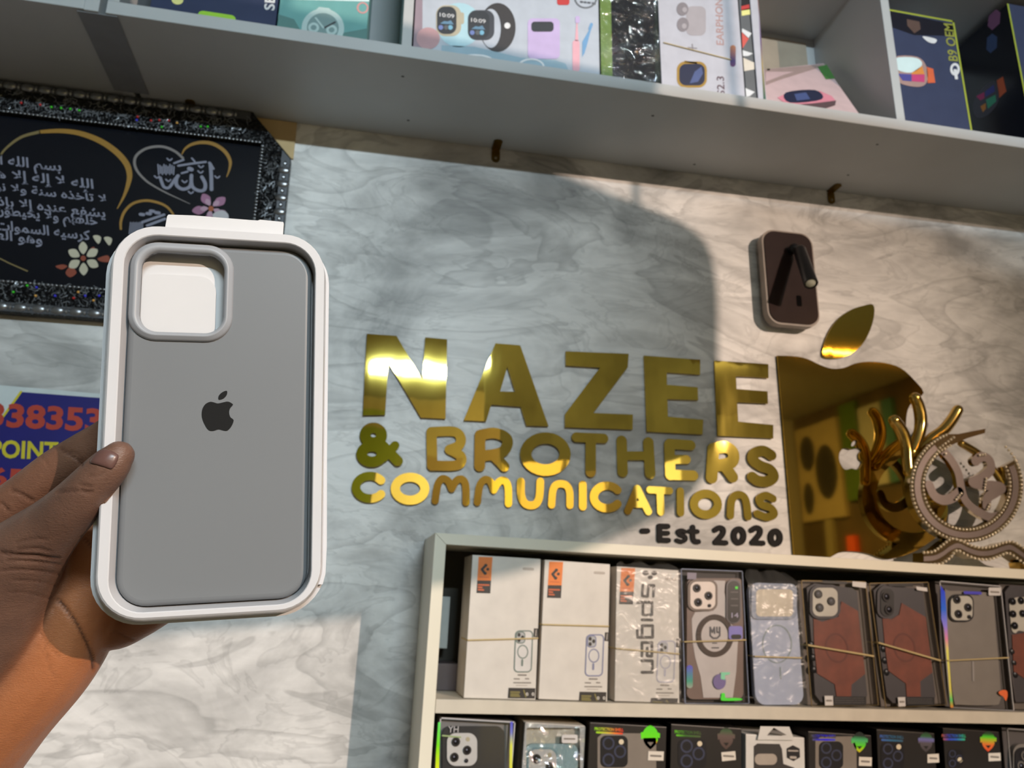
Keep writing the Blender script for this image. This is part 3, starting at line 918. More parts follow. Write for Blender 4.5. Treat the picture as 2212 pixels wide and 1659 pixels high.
# 4 green and black wrapped box
t, g, w = gadget_box('wrapped_box', 'black gadget box with a lime green side in shiny shrink wrap', X(1297, 100), X(1424, 120), HB, mat('black_carton', (46, 46, 50), .22))
b = MB(); b.flat(g.c('t4', (525, -300), (655, -300), (680, 935), (528, 915)), L1, mat('print_leaf_green', (150, 178, 92), .35))
b.flat(g.c('t4', (1175, -300), (1210, -300), (1250, 1015), (1190, 1000)), L1, mat('print_deep_green', (24, 40, 30), .4)); b.build('front_print', t)
b = MB(); b.box(-w / 2 - .0008, w / 2 + .0008, -.0022, .19, -.0002, HB + .001, clear_mat('shrink_wrap', gloss=.2, rough=.04, bump=1.0, bscale=30)); b.build('shrink_wrap', t)
# 5 earphone box
t, g, w = gadget_box('earphone_box', 'white earphone and watch box with a rubber band around it', X(1426, 120), X(1606, 150), HB, mat('white_carton_cool', (196, 197, 208), .3))
b = MB()
gr, gr2 = mat('print_warm_grey', (172, 166, 172), .5), mat('print_mid_grey', (138, 132, 138), .5)
b.flat(g.uvs(P('t4', *rrect(1560, 75, 1795, 425, 70))), L1, gr)
b.flat(g.uvs(P('t4', *circ(1515, 110, 70, 80))), L2, gr2); b.flat(g.uvs(P('t4', *circ(1520, 295, 72, 85))), L2, gr2)
b.flat(g.uvs(P('t4', *circ(1540, 120, 28, 32))), L3, gr); b.flat(g.uvs(P('t4', *circ(1535, 315, 28, 32))), L3, gr)
b.text('EARPHONE', *g.c('t4', (2012, 542), (1990, -75), (1922, 535)), L1, mat('print_salmon_grey', (182, 148, 146), .5), .015)
b.stroke(g.c('t4', (1585, 570), (1685, 578)), .0012, L1, gr2); b.stroke(g.c('t4', (1632, 530), (1638, 605)), .0012, L1, gr2)
b.flat(g.uvs(P('t4', *rrect(1448, 735, 1808, 1048, 100))), L1, mat('print_gold', (166, 132, 52), .5)); b.flat(g.c('t4', (1540, 725), (1690, 745), (1690, 765), (1540, 745)), L1, mat('print_gold', (166, 132, 52), .5))
b.flat(g.uvs(P('t4', *rrect(1478, 765, 1782, 1022, 80))), L2, mat('print_navy_screen', (36, 42, 70), .4))
b.flat(g.c('t4', (1600, 1000), (1660, 860), (1740, 800), (1760, 880), (1700, 980)), L3, mat('print_screen_blue', (74, 90, 140), .5))
b.text('S2.3', *g.c('t4', (2022, 1140), (2012, 915), (1932, 1135)), L1, mat('print_plum', (92, 66, 78), .5), .01)
b.flat(g.uvs(P('t4', *rrect(2085, 540, 2152, 798, 33))), L1, hue_ramp_mat('print_rainbow_pill', [(0, (190, 60, 80)), (.35, (70, 60, 110)), (.6, (230, 150, 60)), (1, (50, 110, 90))], rough=.5, metal=0))
b.build('front_print', t)
band = mat('rubber_band', (192, 172, 122), .6)
b = MB(); q = g.c('t4', (1290, 515), (2090, 718)); b.tube([(q[0][0], -.0016, q[0][1]), (q[1][0], -.0016, q[1][1])], .0011, band, 6); b.build('rubber_band', t)
# 6, 7 thin boxes seen edge on
t, g, w = gadget_box('patterned_box', 'narrow box with a multicoloured printed side wedged beside the earphone box', X(1607, 150), X(1631, 160), HB, mat('smoke_carton', (104, 108, 112), .35))
b = MB()
for pts, cn, cc in (([(560, 70), (695, 60), (700, 120), (560, 130)], 'print_red', (200, 62, 62)), ([(560, 120), (700, 105), (700, 180), (565, 190)], 'print_pale_yellow', (235, 232, 150)), ([(560, -60), (695, -60), (695, 60), (560, 75)], 'print_black', (24, 24, 30)),
        ([(565, 380), (650, 460), (570, 580)], 'print_coral', (214, 92, 84)), ([(570, 340), (690, 400), (640, 460), (565, 385)], 'print_white', (225, 228, 232)), ([(580, 690), (720, 750), (715, 830), (585, 850)], 'print_cream', (222, 214, 200)), ([(590, 1050), (720, 1100), (660, 1150), (590, 1150)], 'print_white', (225, 228, 232)), ([(575, 600), (700, 640), (640, 670), (575, 670)], 'print_white', (225, 228, 232))):
    b.flat(g.c('t5', *pts), L1, mat(cn, cc, .5))
b.build('front_print', t)
t, g, w = gadget_box('slim_box', 'slim white box with an iridescent edge beside the pink watch box', X(1632, 150), X(1652, 160), HB, mat('white_carton_cool', (196, 197, 208), .3))
b = MB(); b.flat(g.c('t5', (770, -200), (810, -200), (855, 1210), (825, 1205)), L1, hue_ramp_mat('iridescent_edge', [(0, (60, 110, 100)), (.3, (190, 170, 120)), (.5, (120, 90, 150)), (.7, (200, 190, 210)), (.85, (190, 110, 90)), (1, (90, 100, 120))], rough=.3)); b.build('front_print', t)
# 8 pink watch box leaning back
BLp = on_y(1652, 222, -.222); BLp.z = SZ1 + .001
BR = on_y(1850, 247, -.222); BR.z = SZ1 + .001
TR = on_y(1779, 137, -.10); TL = on_y(1640, 151, -.10)
g = Panel((BLp + BR) / 2, BR - BLp, (TR + TL) / 2 - (BLp + BR) / 2)
t = thing('watch_box', 'pale pink fitness watch box lying tilted in the open compartment', 'box', g.M, 'gadget boxes on the long wall shelf')
b = MB()
fq = g.c('p', (1655, 222), (1856, 247), (1805, 174), (1779, 137), (1650, 150))
fq[0] = (fq[0][0], .009); fq[1] = (fq[1][0] - .001, .009)
b.prism(fq, 0, .012, mat('blush_carton', (214, 188, 190), .4))
b.build('carton', t)
b = MB()
b.flat(g.c('t5', (835, 830), (1300, 790), (1560, 765), (1480, 810), (1000, 960), (850, 1020)), L1, mat('print_taupe', (168, 146, 142), .5))
b.flat(g.c('t5', (850, 860), (1190, 860), (1060, 900), (850, 980)), L2, mat('print_blush', (205, 178, 180), .5))
b.flat(g.c('t5', (1470, 800), (1580, 775), (1680, 940), (1570, 950)), L2, mat('print_green_tag', (72, 128, 62), .5))
b.flat(g.c('t5', (990, 1170), (1090, 1120), (1500, 1090), (1640, 1150), (1690, 1210), (1500, 1240), (1100, 1250)), L2, mat('print_strap_pink', (222, 142, 160), .5))
b.flat(g.c('t5', (1250, 1255), (1500, 1230), (1690, 1205), (1680, 1260), (1560, 1300)), L3, mat('print_strap_dark', (96, 76, 80), .5))
b.flat(smooth_poly(g.c('t5', (1090, 1110), (1440, 1080), (1520, 1190), (1140, 1230)), 4), L3, mat('print_navy_screen', (36, 42, 70), .4))
b.flat(g.c('t5', (1190, 1130), (1330, 1110), (1380, 1190), (1220, 1210)), L4, mat('print_screen_blue', (74, 90, 140), .5))
b.build('front_print', t)
# card lying against the back of that compartment
b = MB(); q = [on_y(*p, -.013) for p in ((1640, 78), (1739, 96), (1742, 140))]
b.box(q[0].x - .12, q[1].x, -.016, -.0125, SZ1 + .0005, q[1].z, mat('beige_board', (170, 156, 138), .7))
o = b.build('backing_card', recenter=True); tag(o, 'beige card standing at the back of the open shelf compartment', 'card')
# 9 dark box with lime edge
xl, xr = max(X(1937, 150), d2 + .0102), X(2095, 250)
hk = on_y(1990, 33, -.226).z - SZ1
dk = mat('blue_sheen_carton', (62, 70, 98), .14, coat=.4)  # bluish reflection sheen is painted into this carton colour
t, g, w = gadget_box('watch_box', 'dark blue watch box with a lime edge standing against the shelf divider', xl, xr, hk, dk)
lime = mat('print_lime_edge', (168, 180, 62), .4)
b = MB()
b.flat(g.c('t6', (590, 130), (1370, 290), (1390, 430), (900, 420), (610, 320)), L1, mat('carton_midnight', (20, 22, 36), .3))  # dark area left free of the painted sheen
b.text('B9 OEM', *g.c('t6', (1425, 735), (1360, 290), (1310, 725)), L2, mat('print_olive', (150, 154, 62), .5), .015)
b.flat(g.uvs(P('t6', *circ(1385, 830, 58, 75))), L2, mat('print_white', (225, 228, 232), .5), [g.uvs(P('t6', *circ(1385, 825, 30, 40)))])
b.flat(g.c('t6', (1365, 830), (1405, 830), (1420, 950), (1385, 950)), L3, mat('print_white', (225, 228, 232), .5))
scr = smooth_poly(P('t6', (650, 690), (930, 680), (1045, 800), (1050, 980), (950, 1040), (740, 1000), (690, 900)), 4)
b.flat(g.uvs(scr), L2, mat('print_rose_gold', (170, 140, 135), .4))
b.flat(smooth_poly(g.c('t6', (660, 700), (920, 695), (990, 780), (860, 870), (690, 830)), 4), L3, mat('print_ice', (210, 235, 238), .5))
b.flat(g.c('t6', (870, 870), (990, 790), (1020, 890), (865, 890)), L3, mat('print_amber', (222, 142, 60), .5))
b.flat(g.c('t6', (690, 880), (865, 890), (865, 975), (760, 965)), L3, mat('print_indigo', (66, 68, 150), .5))
b.flat(g.c('t6', (865, 892), (1022, 892), (1020, 985), (870, 975)), L3, mat('print_magenta', (196, 58, 120), .5))
b.flat(g.c('t6', (1045, 800), (1125, 825), (1150, 990), (1060, 995)), L2, mat('print_orange', (214, 98, 56), .5))
b.flat(g.c('t6', (810, 230), (960, 260), (975, 350), (900, 400), (815, 310)), L2, mat('print_bronze', (92, 72, 66), .4))
b.flat(smooth_poly(g.c('t6', (1000, 435), (1160, 470), (1140, 520), (1060, 500)), 4), L2, mat('print_white', (225, 228, 232), .5))
b.flat([(-w / 2, hk - .004), (w / 2, hk - .004), (w / 2, hk), (-w / 2, hk)], L2, lime); b.flat([(w / 2 - .004, 0), (w / 2, 0), (w / 2, hk), (w / 2 - .004, hk)], L2, lime)
b.build('front_print', t)
# 10 dark box at the frame's edge, its left side towards us
xm = X(2192, 100)
t, g, w = gadget_box('watch_box', 'black lime edged watch box with pink and blue crystal pictures on its side', xm, xm + .16, HB, mat('ink_carton', (24, 25, 36), .2))
g2 = Panel((xm, -.226, SZ1 + .0004), (0, -1, 0), (0, 0, 1))
b = MB()
off = Vector((-w / 2, 0, 0))
def side(poly, lift, m):
    k = b.mi(m); i = len(b.v)
    b.v += [(-w / 2 - lift, -u, v) for u, v in poly]; b.f.append(list(range(i, i + len(poly)))); b.m.append(k)
side(g2.c('t6', (1875, 110), (1930, 150), (1920, 280), (1830, 360), (1775, 310), (1790, 190)), .0003, mat('print_crystal_pink', (150, 100, 140), .4))
side(g2.c('t6', (1830, 400), (1890, 440), (1885, 570), (1810, 635), (1760, 590), (1770, 450)), .0003, mat('print_crystal_blue', (66, 86, 130), .4))
side(smooth_poly(g2.c('t6', (1700, 1060), (1850, 965), (1900, 1050), (1910, 1180), (1860, 1290), (1750, 1390), (1640, 1400), (1600, 1250)), 3), .0003, mat('print_watch_grey', (70, 66, 78), .4))
side(g2.c('t6', (1745, 1095), (1850, 1010), (1865, 1090), (1750, 1160)), .0006, mat('print_indigo', (66, 68, 150), .5))
side(g2.c('t6', (1640, 1150), (1735, 1100), (1740, 1170), (1690, 1200)), .0006, mat('print_magenta', (196, 58, 120), .5))
side(g2.c('t6', (1755, 1190), (1870, 1130), (1880, 1210), (1780, 1300)), .0006, mat('print_emerald', (66, 168, 130), .5))
side(g2.c('t6', (1690, 1270), (1755, 1230), (1755, 1300), (1720, 1340)), .0006, mat('print_amber', (222, 142, 60), .5))
side(g2.c('t6', (1885, 960), (1960, 915), (2000, 1090), (1915, 1170)), .0003, mat('print_orange', (214, 98, 56), .5))
b.build('side_print', t)
b = MB(); b.flat([(-w / 2, 0), (-w / 2 + .004, 0), (-w / 2 + .004, HB), (-w / 2, HB)], L1, lime); b.flat([(-w / 2 + .004, 0), (w / 2, 0), (w / 2, HB), (-w / 2 + .004, HB)], L1, dk); b.build('front_print', t)

# ------------------------------------------------------------------ display case with phone cases (it hangs a little out of level)
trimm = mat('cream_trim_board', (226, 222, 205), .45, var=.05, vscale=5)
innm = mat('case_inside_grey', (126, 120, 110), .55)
case = thing('display_case', 'cream open display case full of boxed phone cases under the gold sign', 'display case', CP.M)
CW = 1.52
railw = CP.uv(962, 1176)[1]; upw = CP.uv(960, 1300)[0] - CP.uv(932, 1300)[0]
mid0 = CP.uv(1570, 1524.7)[1]; mid1 = CP.uv(1570, 1553)[1]
CBOT = mid1 - .29
def cbox(name, x0, x1, y0, y1, z0, z1, m, bevel=.0008):
    b = MB(); b.box(x0, x1, y0, y1, z0, z1, m)
    return b.build(name, case, bevel=bevel)
b = MB(); b.prism([(0, 0), (CW, 0), (CW - .018, railw), (.018, railw)], 0, CD - .0005, trimm); b.build('top_rail', case, bevel=.0006)
b = MB(); b.prism([(0, -.0002), (.018, railw - .0002), (.018, CBOT), (0, CBOT)], 0, CD - .0005, trimm); b.build('side_upright', case, bevel=.0006)
b = MB(); b.prism([(CW, -.0002), (CW, CBOT), (CW - .018, CBOT), (CW - .018, railw - .0002)], 0, CD - .0005, trimm); b.build('side_upright', case, bevel=.0006)
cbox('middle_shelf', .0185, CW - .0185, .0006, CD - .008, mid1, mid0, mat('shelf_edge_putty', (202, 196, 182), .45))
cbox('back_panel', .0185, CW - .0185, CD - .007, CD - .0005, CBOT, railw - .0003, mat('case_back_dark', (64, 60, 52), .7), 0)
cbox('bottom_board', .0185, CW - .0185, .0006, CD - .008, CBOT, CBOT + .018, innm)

CB_GROUP = 'boxed phone cases in the display case'
class CaseBox:
    """box standing in the case; corners in image pixels TL, TR, BR, BL measured at its front face"""
    def __init__(s, name, label, TL, TR, BR, BL, lift=-.012, depth=.085, floor=None, top=None, cat='box', group=CB_GROUP):
        q = CP.uvs([TL, TR, BR, BL], lift)
        w0 = lambda p: CP.O + CP.U * p[0] + CP.V * p[1] + CP.N * lift
        bl, br, tl, tr = (w0(q[i]) for i in (3, 2, 0, 1))
        U = ((br - bl) + (tr - tl)).normalized(); V = ((tl - bl) + (tr - br)).normalized()
        s.w = ((br - bl).length + (tr - tl).length) / 2 - .0036
        s.h = ((tl - bl).length + (tr - br).length) / 2
        O = (bl + br) / 2
        # stand it on its board
        Vp = CP.V
        lean = math.atan2(V.dot(CP.U), V.dot(CP.V))
        U2 = CP.U * math.cos(lean) - CP.V * math.sin(lean)
        V2 = CP.V * math.cos(lean) + CP.U * math.sin(lean)
        fl = mid0 if floor is None else floor
        low = (O - CP.O).dot(CP.V)
        need = fl + .0006 + abs(math.sin(lean)) * s.w / 2
        O = O + CP.V * (need - low)
        s.h += low - need
        s.p = Panel(O, U2, V2)
        s.t = thing(name, label, cat, s.p.M, group)
        s.depth = depth
        s.k = 0
    def body(s, m, name='carton', bevel=.001, y0=0, w=None):
        w = s.w if w is None else w
        b = MB(); b.box(-w / 2, w / 2, y0, s.depth, 0, s.h, m)
        return b.build(name, s.t, bevel=bevel)
    def window(s, m, name='clear_sleeve', y=-.0004):
        """thin clear sleeve: front, both sides, top and bottom"""
        b = MB(); w = s.w / 2
        b.box(-w, w, y, s.depth, 0, s.h, m)
        return b.build(name, s.t)
    def c(s, crop, *pts): return s.p.c(crop, *pts)
    def band(s, crop, a, d, r=.0011, y=-.002):
        q = s.p.c(crop, a, d)
        b = MB(); 
        x0, x1 = -s.w / 2 - .0005, s.w / 2 + .0005
        k = lambda x: q[0][1] + (q[1][1] - q[0][1]) * (x - q[0][0]) / (q[1][0] - q[0][0])
        b.tube([(x0, s.depth * .7, k(x0)), (x0, .002, k(x0)), (x0 + .0012, y, k(x0)), (x1 - .0012, y, k(x1)), (x1, .002, k(x1)), (x1, s.depth * .7, k(x1))], r, band, 6)
        b.build('rubber_band', s.t, smooth=.9)
def dashes(b, q0, q1, n, r, y, m, rs=random.Random(5)):
    """illegible small print: a run of tiny marks between two local points"""
    x = 0.0
    while x < 1:
        d = min(1 - x, rs.uniform(.04, .12))
        b.stroke([(q0[0] + (q1[0] - q0[0]) * x, q0[1] + (q1[1] - q0[1]) * x), (q0[0] + (q1[0] - q0[0]) * (x + d * .7), q0[1] + (q1[1] - q0[1]) * (x + d * .7))], r, y, m, 3)
        x += d
white_card = mat('white_carton_warm', (212, 208, 202), .35)
orange = mat('print_label_orange', (226, 124, 46), .5); pblk = mat('print_label_black', (38, 34, 32), .5)
prust = mat('print_label_rust', (196, 96, 50), .5); pgrey = mat('print_faint_grey', (176, 168, 160), .5); pmid = mat('print_stone', (128, 122, 116), .5)

def white_box(label, TL, TR, BR, BL, off, line_rgb, faded=False, bag=False, bnd=None, lab_off=None):
    s = CaseBox('phone_case_box', label, TL, TR, BR, BL)
    s.body(white_card)
    b = MB(); dx, dy = off
    f = lambda crop, *pts: s.p.uvs([(x + dx, y + dy) for x, y in P(crop, *pts)])
    lx, ly = lab_off or off
    fl = lambda crop, *pts: s.p.uvs([(x + lx, y + ly) for x, y in P(crop, *pts)])
    b.flat(fl('c1', (962, 458), (1128, 462), (1110, 742), (945, 740)), L1, orange)
    b.flat(fl('c1', (945, 740), (1110, 742), (1101, 895), (935, 890)), L1, pblk)
    k = 1 / 5.53 / s.p.ppm(1100, 1300)
    b.stroke(fl('c1', (1042, 565), (1000, 608), (1035, 655)), 15 * k, L2, pblk)
    for x, y, r in ((1046, 560, 19), (1070, 606, 17), (1038, 655, 19)): b.flat(fl('c1', *circ(x, y, r, r, 12)), L3, pblk)
    dashes(b, *fl('c1', (972, 698), (1080, 703)), 6, 5 * k, L2, prust)
    for y, x1 in ((792, 1085), (820, 1000), (850, 1020)): dashes(b, *fl('c1', (957, y), (x1, y + 4)), 6, 9 * k, L2, prust)
    b.build('orange_label_print', s.t); b = MB()
    dashes(b, *f('c1', (1500, 600), (1610, 606)), 5, 16 * k, L1, pgrey)
    if faded:
        b.build('size_print', s.t); b = MB(); s.spigen(b, k); b.build('lettering_print', s.t); b = MB()
    ph = mat('print_phone_line_%d_%d_%d' % line_rgb, line_rgb, .5)
    body_ = P('c5', *rrect(1392, 15, 1595, 505, 48))
    body_ = [(x + dx - 0.0 + (1420 - y) * .04, y + dy) for x, y in body_]
    uvp = s.p.uvs(body_)
    b.flat(uvp, L1, mat('print_phone_fill', (206, 204, 202), .5))
    for i in range(len(uvp)): b.stroke([uvp[i], uvp[(i + 1) % len(uvp)]], 7 * k, L2 - i * 2e-6, ph, 3)
    rr_ = f('c5', *rrect(1412, 28, 1512, 160, 34))
    b.flat(rr_, L2 - .0002, mat('print_lens_block', (170, 172, 174), .5))
    for i in range(len(rr_)): b.stroke([rr_[i], rr_[(i + 1) % len(rr_)]], 6 * k, L3 - i * 2e-6, ph, 3)
    for x, y in ((1443, 62), (1485, 92), (1443, 125)): b.flat(f('c5', *circ(x, y, 19, 24, 12)), L4, pblk)
    ring = f('c5', *circ(1488, 265, 66, 84, 28)); b.flat(ring, L2, ph, [f('c5', *circ(1488, 265, 54, 70, 28))])
    b.stroke(f('c5', (1482, 365), (1480, 425)), 12 * k, L2, ph)
    dashes(b, *f('c5', (1435, 542), (1530, 544)), 5, 9 * k, L1, pmid)
    dashes(b, *f('c5', (1385, 588), (1450, 590)), 5, 7 * k, L1, pmid); dashes(b, *f('c5', (1520, 586), (1560, 588)), 5, 7 * k, L1, pmid)
    dashes(b, *f('c5', (1380, 634), (1585, 636)), 5, 7 * k, L1, pmid); dashes(b, *f('c5', (1410, 666), (1540, 668)), 5, 5 * k, L1, pgrey)
    b.build('phone_picture_print', s.t); b = MB()
    b.flat(f('c5', (1318, 695), (1640, 700), (1632, 825), (1308, 820)), L1, pblk)
    olv = mat('print_olive_small', (120, 112, 60), .5)
    for y, x1 in ((745, 1450), (770, 1440), (792, 1450)): dashes(b, *f('c5', (1345, y), (x1, y + 3)), 5, 9 * k, L2, olv)
    b.stroke(f('c5', (1500, 725), (1525, 800)), 8 * k, L2, olv)
    for x in (1540, 1610): b.stroke(f('c5', *circ(x, 770, 11, 15, 10)), 4 * k, L2, white_card)
    b.flat(f('c1', (1622, 1312), (1672, 1314), (1665, 1420), (1615, 1416)), L1, pblk)
    dashes(b, *f('c1', (1642, 1400), (1648, 1330)), 5, 6 * k, L2, pgrey)
    b.build('spec_label_print', s.t)
    if bnd: s.band(*bnd)
    return s
def _spigen(s, b, k):
    dkp = mat('print_block_letter', (46, 43, 42), .5)
    S = lambda pts, crop='c2': b.stroke(s.p.c(crop, *pts), 17 * k, L2 - len(b.f) * 1e-7, dkp, 4)
    S([(712, 795), (703, 925), (768, 930), (778, 800), (845, 800), (835, 930)])
    S([(645, 1000), (822, 1000), (820, 1150), (712, 1150), (712, 1010)])
    S([(700, 1210), (822, 1212)])
    S([(645, 1335), (648, 1420), (828, 1420), (828, 1280), (702, 1280), (702, 1410)])
    S([(700, 1640), (700, 1482), (820, 1482), (818, 1645), (762, 1640), (764, 1545)])
    S([(700, 370), (825, 372), (825, 510), (700, 510)], 'c6')
    for x, y, r in ((745, 652, 38), (848, 652, 34), (800, 702, 30)): b.flat(s.p.c('c2', *circ(x, y, r, r * .8, 14)), L2, dkp)
CaseBox.spigen = _spigen
white_box('white phone case box with a green phone picture next to the case upright', (1018, 1199), (1171, 1207), (1159, 1511), (999, 1509), (0, 0), (110, 124, 118), bnd=('c1', (740, 1455), (1680, 1430)))
s2b = white_box('white phone case box with a lilac blue phone picture, second in the upper row', (1173.5, 1211), (1321, 1217), (1313, 1516), (1161.5, 1514), (153.5, 8.5), (122, 126, 158), bnd=('c1', (1700, 1265), (2600, 1290)), lab_off=(152.5, 10.3))
# folded hang flaps above the first two
for bx, (x0, y0, x1, y1) in ((None, (1022, 1184, 1172, 1203)), (None, (1178, 1194, 1318, 1214))):
    pass
s3 = white_box('white box with tall black lettering wrapped in a clear plastic bag', (1330, 1222), (1468, 1233), (1470, 1520), (1325, 1518), (308, 22), (170, 170, 188), faded=True, bnd=('c2', (340, 1548), (1180, 1620)), lab_off=(308, 24))
def bag(s, name, top, m, seed=1, y=-.003, wid=1.0):
    """crinkled clear bag around a box: wavy front sheet with a gathered top"""
    rs = np.random.RandomState(seed)
    b = MB(); n, mm = 22, 34
    w = s.w / 2 * wid + .001
    ph = rs.rand(8) * 6.28
    rows = []
    for j in range(mm + 1):
        v = j / mm
        z = .001 + (s.h + top) * v
        row = []
        for i in range(n + 1):
            u = i / n * 2 - 1
            over = max(0, z - s.h) / max(top, 1e-6)
            amp = .0012 + .006 * over
            wv = math.sin(9 * u + 4 * v * 3 + ph[0]) * math.sin(7 * v * 3 - 3 * u + ph[1]) + .6 * math.sin(17 * u - 9 * v * 2 + ph[2])
            yy = y - amp * (.8 + .5 * wv) + .03 * over
            row.append((w * u * (1 - .25 * over ** 2), yy, z + over * .004 * math.sin(6 * u + ph[3])))
        rows.append(row)
    k = b.mi(m)
    for row in rows: b.v += row
    for j in range(mm):
        for i in range(n):
            a = j * (n + 1) + i
            b.f.append([a, a + 1, a + n + 2, a + n + 1]); b.m.append(k)
    return b.build(name, s.t, smooth=3.0)
bagm = clear_mat('crinkled_bag', (250, 250, 250), gloss=.03, rough=.3, bump=.2, bscale=30, haze=.05)
bag(s3, 'plastic_bag', .009, bagm, 2)

clr = clear_mat('clear_case_plastic', (240, 243, 247), gloss=.045, rough=.05)
tanedge = mat('smoked_gold_edge', (150, 128, 86), .3, .3)
def edges(s, m, r=.0011, y=0):
    b = MB(); w, h = s.w / 2, s.h
    for p, q in (((-w, 0), (-w, h)), ((w, 0), (w, h)), ((-w, 0), (w, 0)), ((-w, h), (w, h))):
        b.box(min(p[0], q[0]) - r / 2, max(p[0], q[0]) + r / 2, y - .0003, y + r, max(0, min(p[1], q[1]) - r / 2), max(p[1], q[1]) + r / 2, m)
    return b.build('sleeve_edges', s.t)
def lens(b, pts, y, ring, core, rad):
    for (u, v) in pts:
        b.prism(circ(u, v, rad, rad, 18), y - .0018, y, ring)
        b.flat(circ(u, v, rad * .62, rad * .62, 16), y - .0020, core)
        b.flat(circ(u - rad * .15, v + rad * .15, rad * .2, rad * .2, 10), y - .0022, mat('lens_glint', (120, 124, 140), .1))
lring, lcore = mat('lens_ring_black', (40, 38, 40), .3), mat('lens_core', (18, 18, 24), .15)
back_dark = mat('backing_card_dark', (78, 70, 66), .6)

# 4: clear box with pale case and magnet ring
s = CaseBox('phone_case_box', 'clear box with a pale magnetic ring phone case and a painted green glint', (1471, 1228), (1604, 1235), (1622, 1524), (1476, 1521))
s.body(back_dark, 'backing_carton', y0=.012)
b = MB()
b.prism(s.c('c2', *rrect(1200, 700, 1880, 2200, 60))[:0] or s.p.uvs(rrect(1485, 1249, 1607, 1511, 14)), .002, .011, mat('brown_case_shell', (136, 112, 100), .4))
cs = b.build('phone_case', s.t, smooth=.7)
b = MB()
b.flat(s.p.uvs(P('c2', (1560, 740), (1700, 745), (1690, 880), (1715, 1010), (1735, 1190), (1860, 1420)) + P('c6', (1850, 170), (1832, 500), (1792, 815), (1440, 815), (1405, 560), (1340, 330), (1312, 160)) + P('c2', (1300, 1200), (1340, 1120), (1560, 1100))), .0014, mat('blush_white_back', (216, 204, 197), .4))
b.build('pale_back', cs)
b = MB(); k = 1 / 5.53 / s.p.ppm(1540, 1380)
b.prism(s.p.uvs(P('c2', *rrect(1245, 728, 1600, 1105, 95))), -.0012, .0016, mat('camera_rim_brown', (104, 92, 86), .35))
b.flat(s.p.uvs(P('c2', *rrect(1275, 755, 1572, 1080, 75))), -.0015, mat('blush_white_back', (216, 204, 197), .4))
lens(b, s.c('c2', (1350, 832), (1490, 922), (1366, 1000)), -.0015, lring, lcore, 48 * k)
lens(b, s.c('c2', (1500, 1040)), -.0015, lring, lcore, 20 * k)
b.build('camera_block', cs, smooth=.6)
b = MB()
b.prism(s.p.uvs(P('c2', *circ(1572, 1400, 222, 255, 40))), -.0004, .0014, mat('magnet_ring_taupe', (128, 112, 102), .35), [s.p.uvs(P('c2', *circ(1572, 1400, 165, 192, 40)))])
b.build('magnet_ring', cs, smooth=.6)
b = MB(); dg_ = mat('print_graphite', (96, 92, 94), .5)
for pts in ([(1520, 1395), (1520, 1300), (1545, 1360), (1570, 1300), (1572, 1370)], [(1600, 1300), (1602, 1360), (1632, 1360), (1632, 1300)], [(1520, 1400), (1555, 1430), (1600, 1430), (1634, 1400), (1634, 1300)]): b.stroke(s.c('c2', *pts), 9 * k, .0008, dg_)
dashes(b, *s.c('c2', (1545, 1490), (1600, 1490)), 4, 5 * k, .0008, dg_); dashes(b, *s.c('c2', (1540, 1545), (1620, 1545)), 4, 7 * k, .0008, dg_)
b.build('ring_print', cs)
s.window(clr)
b = MB()
b.flat(s.p.uvs(P('c2', *rrect(1705, 725, 1882, 1255, 85))), -.0008, mat('print_badge_grey', (92, 88, 94), .4))
b.flat(s.p.uvs(P('c2', *rrect(1722, 745, 1868, 1245, 72))), -.0011, mat('print_badge_black', (28, 28, 32), .35))
for y in (880, 960, 1040): dashes(b, *s.c('c2', (1760, y), (1840, y)), 4, 7 * k, -.0014, dg_)
b.flat(s.c('c2', (1810, 812), (1842, 812), (1842, 842), (1810, 842)), -.0014, mat('neon_green', (70, 225, 50), .4))
b.text('14', *s.c('c2', (1765, 1185), (1850, 1185), (1765, 1125)), -.0014, mat('print_badge_lilac', (150, 146, 170), .5), .02)
b.build('oval_badge', s.t); b = MB()
b.flat(s.p.uvs(P('c2', *rrect(1735, 1285, 1900, 1445, 30))), -.0008, mat('print_badge_violet', (122, 116, 190), .4))
b.flat(s.p.uvs(P('c2', *rrect(1762, 1385, 1885, 1440, 26))), -.0011, mat('print_badge_black', (28, 28, 32), .35))
b.build('violet_badge', s.t); b = MB()
b.flat(s.p.uvs(P('c6', *circ(1625, 622, 76, 92, 26))), -.0008, mat('foil_violet', (112, 100, 150), .35))
b.flat(s.c('c6', (1640, 510), (1750, 508), (1745, 535), (1690, 545), (1690, 600), (1640, 590)), -.0011, mat('foil_mint', (130, 205, 170), .35))
b.build('foil_seal', s.t); b = MB()
b.flat(smooth_poly(s.c('c6', (1645, 800), (1650, 760), (1690, 765), (1700, 815), (1800, 815), (1890, 825), (1870, 845), (1680, 850), (1640, 835)), 3), -.0008, mat('neon_green', (70, 225, 50), .4))
b.build('foil_print', s.t); b = MB()  # green glint on the sleeve, painted on as a colour patch
b.flat(s.p.uvs(P('c6', *rrect(1232, 425, 1305, 700, 34))), -.0008, hue_ramp_mat('violet_glint', [(0, (150, 160, 150)), (.3, (70, 150, 130)), (1, (90, 80, 190))]))
b.build('side_glint', s.t); b = MB()  # violet glint along the sleeve edge, painted as colour
b.flat(s.c('c2', (1240, 645), (1350, 650), (1345, 730), (1240, 725)), -.0008, mat('print_ghost_violet', (118, 112, 132), .4))
b.build('ghost_print', s.t)
edges(s, mat('sleeve_edge_blue', (150, 160, 186), .25))
s.band('c2', (1195, 1472), (1950, 1450))

